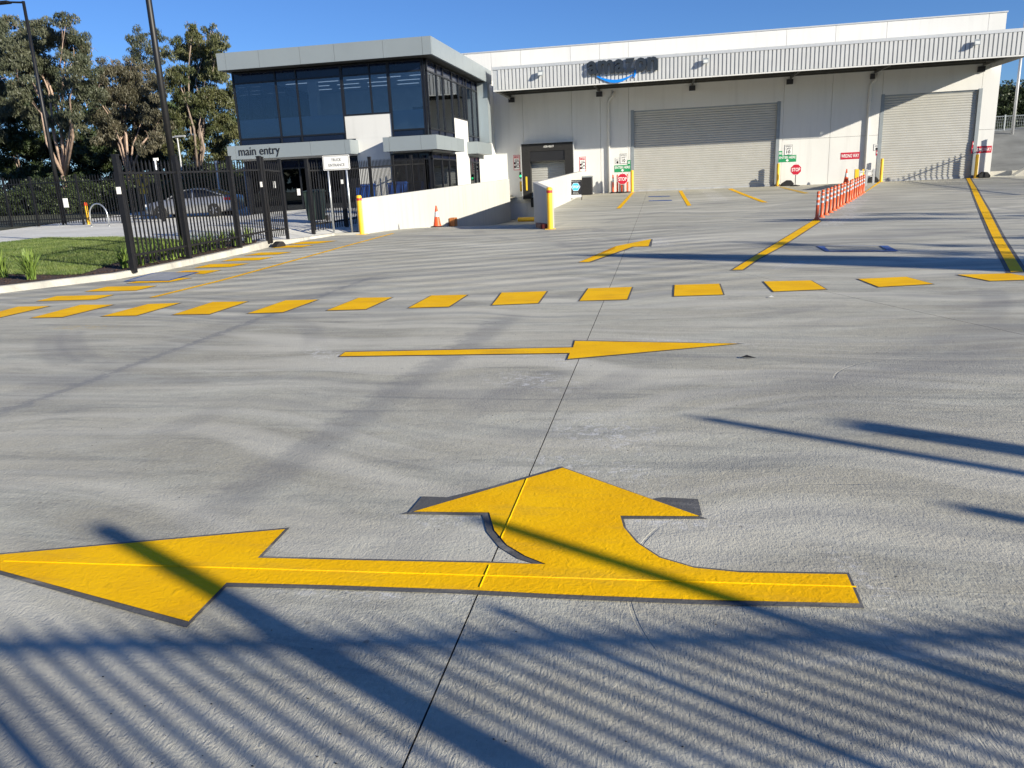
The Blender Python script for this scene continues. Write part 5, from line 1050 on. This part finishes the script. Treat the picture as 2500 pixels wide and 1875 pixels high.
for x in (1.45, -1.42):
    for s_ in (-1, 1):
        wv = MB().tube([(x, s_*.72, .33), (x, s_*.93, .33)], .335, 24).build('tyre', M['tyre'], car)
        MB().tube([(x, s_*.925, .33), (x, s_*.94, .33)], .2, 20).build('rim', M['tyre'], wv)
        for k in range(5): a = 2*math.pi*k/5; MB().bar((x, s_*.945, .33), (x+.21*math.cos(a), s_*.945, .33+.21*math.sin(a)), .05, .02, up=(0, 1, 0)).build('spoke', M['rim'], wv)
for s_ in (-1, 1): MB().box(-2.38, -2.02, min(s_*.62, s_*.875), max(s_*.62, s_*.875), .80, .93).build('tail_lamp', M['tail'], car); MB().box(2.05, 2.36, min(s_*.6, s_*.83), max(s_*.6, s_*.83), .62, .74).build('headlight', M['lampw'], car)
# ------------------------------------------------------------------ plants
def strappy(px, py, n_, h, label, f=Lp):
    p = f(px, py); vv = MB()
    for _ in range(n_):
        a = rnd.uniform(0, 6.283); L_ = h*rnd.uniform(.6, 1.15); lean = rnd.uniform(.1, .75); w0 = rnd.uniform(.009, .017); bx_, by_ = rnd.uniform(-.06, .06), rnd.uniform(-.06, .06); prev = None; sd = (-math.sin(a), math.cos(a))
        for k in range(5):
            t_ = k/4; r_ = L_*lean*t_**1.5; z = L_*(t_-.28*lean*t_**2.2); w_ = w0*(1-.9*t_**2); x, y = bx_+math.cos(a)*r_, by_+math.sin(a)*r_
            vv.v += [(x-sd[0]*w_, y-sd[1]*w_, z), (x+sd[0]*w_, y+sd[1]*w_, z)]
            if k: b_ = len(vv.v)-4; vv.f.append((b_, b_+1, b_+3, b_+2))
    o = vv.build('strappy_plant', M['strap']); o.location = (p[0], p[1], lz(*p)+.01); tag(o, label, 'plant', 'strappy leaved plants in the garden bed'); return o
strappy(8, 678, 70, .55, 'strappy leaved plant cut off by the left photo edge'); strappy(77, 684, 110, .62, 'strappy leaved plant standing alone on the mulch at left')
labs = ['hiding the foot of the first fence post', 'just right of the first fence post', 'second right of the first fence post', 'halfway between the first two fence posts', 'third quarter between the first two fence posts', 'just left of the second fence post', 'just right of the second fence post', 'between the second and third posts, left one', 'between the second and third posts, middle one', 'between the second and third posts, right one', 'just left of the third fence post', 'right of the third fence post']
for (px, py), l_ in zip(((305, 655), (345, 649), (372, 642), (400, 636), (425, 634), (446, 627), (472, 621), (497, 616), (520, 611), (545, 606), (572, 601), (606, 594)), labs): strappy(px, py, 60, .5, 'strappy plant behind the fence, '+l_)
# trees
def crown_mesh(blobs, n_per, size, m_, droop=.7, seed=1, asp=.24):
    rs = np.random.RandomState(seed); C_, S_ = [], []
    tot_ = sum(b[3]*b[3] for b in blobs)
    for x, y, z, r_ in blobs:
        nsub = max(6, int(16*(r_**1.5))); 
        for _ in range(nsub):
            d = rs.normal(size=3); d /= np.linalg.norm(d); c0 = np.array([x, y, z])+d*r_*rs.uniform(.1, 1.05)*np.array([1, 1, .9]); sr = r_*rs.uniform(.14, .38)+.10
            k = int(n_per*1.3*sr*sr); q = rs.normal(size=(k, 3)); q /= np.linalg.norm(q, axis=1)[:, None]; q *= (rs.uniform(.2, 1., size=(k, 1))**.5)*sr
            C_.append(c0+q*np.array([1, 1, .75])); 
    C_ = np.concatenate(C_); n_ = len(C_)
    ax = rs.normal(size=(n_, 3))*(1-droop*.6); ax[:, 2] -= droop*1.6; ax /= np.linalg.norm(ax, axis=1)[:, None]
    o = rs.normal(size=(n_, 3)); sd = np.cross(ax, o); sd /= np.linalg.norm(sd, axis=1)[:, None]
    L_ = size*rs.uniform(.6, 1.4, size=(n_, 1)); Wd = L_*asp
    v = np.stack([C_-ax*L_*.5, C_+sd*Wd*.5, C_+ax*L_*.5, C_-sd*Wd*.5], 1).reshape(-1, 3)
    me = bpy.data.meshes.new('crown'); me.vertices.add(len(v)); me.vertices.foreach_set('co', v.ravel()); me.loops.add(n_*4); me.loops.foreach_set('vertex_index', np.arange(n_*4)); me.polygons.add(n_)
    me.polygons.foreach_set('loop_start', np.arange(n_)*4); me.polygons.foreach_set('loop_total', np.full(n_, 4)); me.materials.append(m_); me.update(); return me
def tree(name, label, base, blobs, n_per, size, lm, bm_, r0, group, fork=.35, seed=1, droop=.7, limbs=True, stems=1):
    """base (x,y,z); blobs world (x,y,z,r)"""
    rr = random.Random(seed); e = empty(name, base); tag(e, label, 'tree', group); O = Vector(base)
    loc = [(x-O.x, y-O.y, z-O.z, r_) for x, y, z, r_ in blobs]
    o = bpy.data.objects.new('crown', crown_mesh(loc, n_per, size, M[lm], droop, seed)); link(o, e)
    cx = sum(b[0] for b in loc)/len(loc); cz = sum(b[2] for b in loc)/len(loc); cy = sum(b[1] for b in loc)/len(loc); zf_ = fork*cz
    fk = Vector((cx*.25, cy*.2, zf_))
    MB().tube([(0, 0, -.3), (cx*.05, 0, zf_*.5), fk], [r0*1.15, r0*.9, r0*.8], 10).build('trunk', M[bm_], e, smooth_=True)
    if limbs:
        for b in loc:
            if rr.random() < .5: continue
            t_ = Vector(b[:3]); m1 = fk.lerp(t_, .35)+Vector((rr.uniform(-.5, .5), rr.uniform(-.5, .5), rr.uniform(.1, .9))); m2 = fk.lerp(t_, .7)+Vector((rr.uniform(-.4, .4), rr.uniform(-.4, .4), rr.uniform(0, .6))); rb = r0*rr.uniform(.3, .5)
            mb = MB().tube([fk-Vector((0, 0, .2)), m1, m2, t_], [rb, rb*.75, rb*.45, rb*.12], 7)
            for _ in range(3): d = Vector((rr.uniform(-1, 1), rr.uniform(-1, 1), rr.uniform(-.1, 1))).normalized()*b[3]; mb.tube([m2.lerp(t_, rr.random()), t_*.3+(t_+d)*.7+Vector((0, 0, .2)), t_+d], [rb*.2, rb*.12, .01], 5)
            mb.build('limb', M[bm_], e, smooth_=True)
    return e
def blobs_px(lst, Y, jit, seed, kk=1.4):
    rs = random.Random(seed); out = []
    for px, py, rp in lst:
        y = Y+rs.uniform(-jit, jit); p = onY(px, py, y); d = np.dot(AX[2], p-CAM)/FPX; out.append((p[0], p[1], p[2], rp*d*kk))
    return out
gA = 'gum trees beyond the boundary fence'
YA = 46
pA_ = onY(176, 548, YA)
tree('gum_tree', 'tall gum with pale pinkish forked trunk behind the left light pole', (pA_[0], YA, .6), blobs_px([(30, 150, 32), (75, 110, 34), (120, 75, 30), (95, 160, 36), (160, 110, 34), (45, 210, 30), (190, 165, 34), (140, 200, 36), (215, 215, 30), (180, 250, 34), (90, 250, 30), (110, 300, 24), (230, 280, 28), (165, 300, 26), (60, 70, 22), (160, 60, 22), (10, 110, 28), (205, 120, 26), (20, 260, 26)], YA, 2.5, 3), 950, .20, 'leaf1', 'bark', .27, gA, .30, 3)
pB_ = onY(325, 540, 47)
tree('gum_tree', 'gum with several brownish stems behind the tall middle light pole', (pB_[0], 47, .6), blobs_px([(250, 180, 28), (290, 170, 28), (330, 190, 30), (270, 230, 32), (310, 240, 34), (350, 250, 32), (375, 210, 26), (280, 290, 30), (340, 310, 32), (390, 290, 28), (300, 345, 26), (370, 350, 26), (255, 330, 24), (230, 230, 24)], 47, 2.2, 5), 950, .19, 'leaf2', 'bark', .20, gA, .35, 5)
pC_ = onY(500, 520, 49)
tree('gum_tree', 'dense green gum rising beside the left edge of the office', (pC_[0]-.5, 49, .6), blobs_px([(470, 90, 26), (450, 130, 30), (500, 120, 32), (530, 110, 24), (430, 180, 30), (480, 180, 34), (535, 180, 32), (445, 240, 34), (500, 250, 36), (550, 240, 30), (430, 300, 28), (480, 310, 32), (540, 310, 32), (570, 330, 24), (470, 360, 26), (530, 370, 28), (420, 350, 22), (560, 150, 22), (515, 75, 16), (470, 68, 14)], 49, 2.5, 6), 950, .21, 'leaf3', 'bark2', .22, gA, .3, 6, droop=.6)
tree('gum_tree', 'thin crowned gum with sky showing through, behind the tall middle light pole', (onY(345, 540, 60)[0], 60, .6), blobs_px([(320, 110, 20), (345, 95, 20), (370, 120, 22), (390, 90, 16), (330, 140, 18), (385, 150, 20), (350, 160, 20), (310, 165, 18), (405, 130, 16)], 60, 2, 8), 420, .22, 'leaf1', 'bark2', .22, gA, .5, 8)
tree('gum_tree', 'gum partly outside the left photo edge with drooping foliage', (onY(-40, 540, 50)[0], 50, .5), blobs_px([(-20, 90, 34), (0, 160, 30), (-40, 200, 40), (10, 60, 22), (-70, 120, 40), (-30, 270, 36), (15, 330, 26), (-60, 330, 40)], 50, 2.5, 9), 800, .22, 'leaf1', 'bark', .25, gA, .3, 9)
tree('dark_tree', 'dark leaved tree filling the shade at the far left', (onY(30, 540, 52)[0], 53, .5), blobs_px([(0, 280, 30), (40, 270, 32), (80, 300, 34), (20, 340, 36), (70, 370, 36), (120, 360, 34), (10, 410, 36), (60, 440, 36), (110, 420, 34), (150, 410, 30), (200, 380, 32), (230, 340, 30)], 53, 2, 10), 360, .34, 'leaf4', 'bark2', .2, 'dark undergrowth trees', .5, 10, droop=.3)
tree('dark_tree', 'dark leaved tree behind the middle gums and the parked car', (onY(330, 540, 55)[0], 55, .5), blobs_px([(250, 400, 34), (290, 380, 34), (330, 400, 34), (380, 390, 34), (430, 400, 34), (260, 450, 34), (320, 460, 34), (380, 450, 34), (440, 450, 34), (500, 430, 36), (550, 420, 34), (580, 460, 34), (520, 470, 34), (290, 330, 26), (410, 330, 30), (210, 430, 30)], 55, 2, 11), 340, .36, 'leaf4', 'bark2', .2, 'dark undergrowth trees', .5, 11, droop=.3)
tree('dark_tree', 'dark tree mass filling the gaps high behind the gums', (onY(200, 540, 58)[0], 58, .5), blobs_px([(x_, y_, 26) for x_, y_ in ((20, 230), (70, 220), (120, 250), (170, 300), (230, 280), (270, 240), (300, 280), (250, 330), (200, 340), (340, 330), (390, 300), (420, 270), (330, 230), (370, 250), (460, 280), (500, 330), (560, 300), (540, 380), (-20, 250))], 58, 2, 14), 200, .42, 'leaf4', 'bark2', .2, 'dark undergrowth trees', .5, 14, droop=.4)
def shrub(px, py, Y, r_, label, seed, lm='leaf4'):
    p = onY(px, py, Y); z0 = .5; me = crown_mesh([(rnd.uniform(-r_, r_)*.7, rnd.uniform(-.5, .5), rnd.uniform(.5, 1)*r_*.9, r_*.7) for _ in range(5)], 420, .2, M[lm], .1, seed, .45)
    o = bpy.data.objects.new('shrub', me); link(o); o.location = (p[0], Y, z0); tag(o, label, 'shrub', 'shrubs behind the boundary fence')
for i, (px, r_, lm, l_) in enumerate(((-20, 1.8, 'leaf4', 'leftmost'), (60, 1.6, 'leaf4', 'below the dark tree'), (130, 1.8, 'leaf4', 'left of the pale forked trunk'), (215, 1.9, 'leaf4', 'behind the bicycle hoop'), (290, 1.9, 'leaf4', 'behind the first tall fence post'), (370, 1.8, 'leaf4', 'behind the bonnet of the car'), (450, 1.8, 'leaf4', 'behind the car roof'), (530, 1.8, 'leaf4', 'behind the car boot'), (590, 1.7, 'leaf4', 'at the left side of the office'))):
    shrub(px, 520, 46+i*.25, r_, 'bushy shrub behind the boundary fence, '+l_, 30+i, lm)
# ------------------------------------------------------------------ right edge: bank, mesh fence, pole, trees
emb = MB(); 
xs_ = [17.3, 20, 24, 28, 34, 45]; 
rows_ = [(50.5, .95), (53, 1.35), (56, 2.15), (59, 3.15), (61, 3.4), (80, 3.8)]
for y, z in rows_:
    for x in xs_: emb.v.append((x, y, z+(.04*(x-17) if y > 52 else 0)))
for j in range(len(rows_)-1):
    for i in range(5): a = j*6+i; emb.f.append((a, a+1, a+7, a+6))
o = emb.build('sprayed_concrete_bank', M['shot']); struct(o)
struct(MB().box(17.27, 30, 50.3, 50.52, .3, .98).build('bank_kerb', M['kerb'])); struct(MB().box(17.27, 60, YW+.4, 50.31, .2, .72).build('side_pavement', M['yard'])); struct(MB().box(XR+.006, 60, -20, YW+.39, -.3, -.02).build('verge', M['soil']))
wq = [W(2470, 433, 49), W(2560, 433, 49), W(2560, 388, 49), W(2500, 414, 49)]; o = MB().prismY([(a, b_) for a, b_ in wq], 49, 49.6).build('ramp_kerb', M['kerb']); tag(o, 'pale sloping concrete upstand at the right edge below the bank', 'upstand')
mfe = empty('mesh_fence', (24, 60, 3.4)); tag(mfe, 'grey chain mesh fence on top of the concrete bank at right', 'fence')
mx0, mx1, mz0, mz1 = W(2385, 360, 60)[0], 40, W(2450, 352, 60)[1], W(2450, 284, 60)[1]
ux = [mx0+(mx1-mx0)*k/9 for k in range(10)]; ux = [W(px, 330, 60)[0] for px in (2390, 2449, 2520, 2600, 2680)]
for x in ux: MB().tube([(x-24, 0, mz0-3.4-.8), (x-24, 0, mz1-3.4+.1)], .05, 8).build('fence_post', M['frame'], mfe)
for z in (mz0+.1, (mz0+mz1)/2, mz1): MB().tube([(ux[0]-24, 0, z-3.4), (ux[-1]-24, 0, z-3.4)], .03, 6).build('rail', M['frame'], mfe)
mm = MB(); 
k = ux[0]
while k < ux[-1]: mm.box(k-24-.006, k-24+.006, -.006, .006, mz0-3.4, mz1-3.4); k += .12
z = mz0
while z < mz1: mm.box(ux[0]-24, ux[-1]-24, -.007, .007, z-3.4-.004, z-3.4+.004); z += .2
o = mm.build('mesh_wires', M['frame'], mfe); o['kind'] = 'stuff'
px_, pz_ = W(2469, 347, 58.5); zt = W(2492, 130, 58.5)[1]+4; e = empty('steel_pole', (px_, 58.5, pz_-.2)); tag(e, 'stout galvanised pole at the right edge on top of the bank', 'light pole'); MB().tube([(0, 0, 0), (0, 0, 7)], .085, 12).build('lower_pole', M['galvd'], e, smooth_=True); MB().tube([(0, 0, 7), (0, 0, zt-pz_)], .06, 12).build('upper_pole', M['galvd'], e, smooth_=True)
tree('yellowish_tree', 'yellowish leaved tree beyond the warehouse corner at right', (W(2440, 330, 80)[0], 80, 3.5), blobs_px([(2432, 285, 16), (2445, 275, 14), (2425, 300, 16), (2458, 292, 12), (2440, 305, 16)], 80, 1, 21), 300, .35, 'leaf5', 'bark2', .15, None, .4, 21, .2)
tree('dark_tree', 'dark tree cut off by the right photo edge beyond the mesh fence', (W(2520, 330, 78)[0], 78, 3.5), blobs_px([(2505, 255, 14), (2490, 268, 12), (2520, 240, 22), (2530, 280, 24), (2475, 285, 10), (2500, 290, 14)], 78, 1, 22), 380, .35, 'leaf4', 'bark2', .2, None, .4, 22, .2)
for i, px in enumerate((2425, 2460, 2495, 2530)):
    p = W(px, 330, 66); me = crown_mesh([(rnd.uniform(-1.3, 1.3), 0, rnd.uniform(.3, 2.6), 1.3) for _ in range(6)], 300, .22, M['leaf4'], .1, 60+i, .45); o = bpy.data.objects.new('shrub', me); link(o); o.location = (p[0], 66, 3.6)
    tag(o, 'dark shrub behind the mesh fence at right, %s' % ('nearest the warehouse', 'second from the warehouse', 'behind the steel pole', 'cut off by the photo edge')[i], 'shrub', 'shrubs behind the mesh fence')
# distant tree belt around the horizon, seen in reflections and beyond the fences
rs = random.Random(99); bl = []
for k in range(46):
    a = R(rs.uniform(118, 250)); d = rs.uniform(70, 95); bl.append((d*math.sin(a), d*math.cos(a)*1., rs.uniform(2, 6.5), rs.uniform(2.6, 4.2)))
me = crown_mesh(bl, 26, .9, M['leaf1'], .4, 77, .5); o = bpy.data.objects.new('street_tree_belt', me); link(o); tag(o, 'distant belt of gum trees across the street behind the viewer', 'tree belt', kind='stuff')
# small branchy gum right of the frame: its limbs streak the yard with thin shadows
def limb_tree():
    base_ = (21.5, 6.0, g(21.5, 6)); rr = random.Random(12); e = empty('gum_tree', base_); tag(e, 'sparse branchy gum standing beyond the right side of the yard', 'tree', 'gum trees right of the yard')
    MB().tube([(0, 0, -.3), (.1, 0, 2.5), (0, .2, 4.2)], [.2, .16, .12], 10).build('trunk', M['bark'], e, smooth_=True); tips = []
    for k in range(9):
        a = rr.uniform(0, 6.28); L_ = rr.uniform(2., 3.6); z0 = rr.uniform(2.8, 4.2); p1 = Vector((math.cos(a)*L_*.5, math.sin(a)*L_*.5, z0+rr.uniform(.8, 1.8))); p2 = Vector((math.cos(a)*L_, math.sin(a)*L_, z0+rr.uniform(1.4, 3.2)))
        MB().tube([(0, 0, z0), p1, p2], [.06, .04, .015], 7).build('limb', M['bark'], e, smooth_=True); tips.append((p2.x, p2.y, p2.z, .55))
    link(bpy.data.objects.new('crown', crown_mesh(tips, 260, .22, M['leaf1'], .7, 12)), e)
    return e
limb_tree()
tree('gum_tree', 'taller gum standing beyond the right side of the yard', (27, 13, .3), [(27+rnd.uniform(-1.5, 1.5), 13+rnd.uniform(-1.5, 1.5), rnd.uniform(5.0, 9), .6) for _ in range(7)], 260, .28, 'leaf1', 'bark', .2, 'gum trees right of the yard', .5, 15)
bpy.context.view_layer.update()
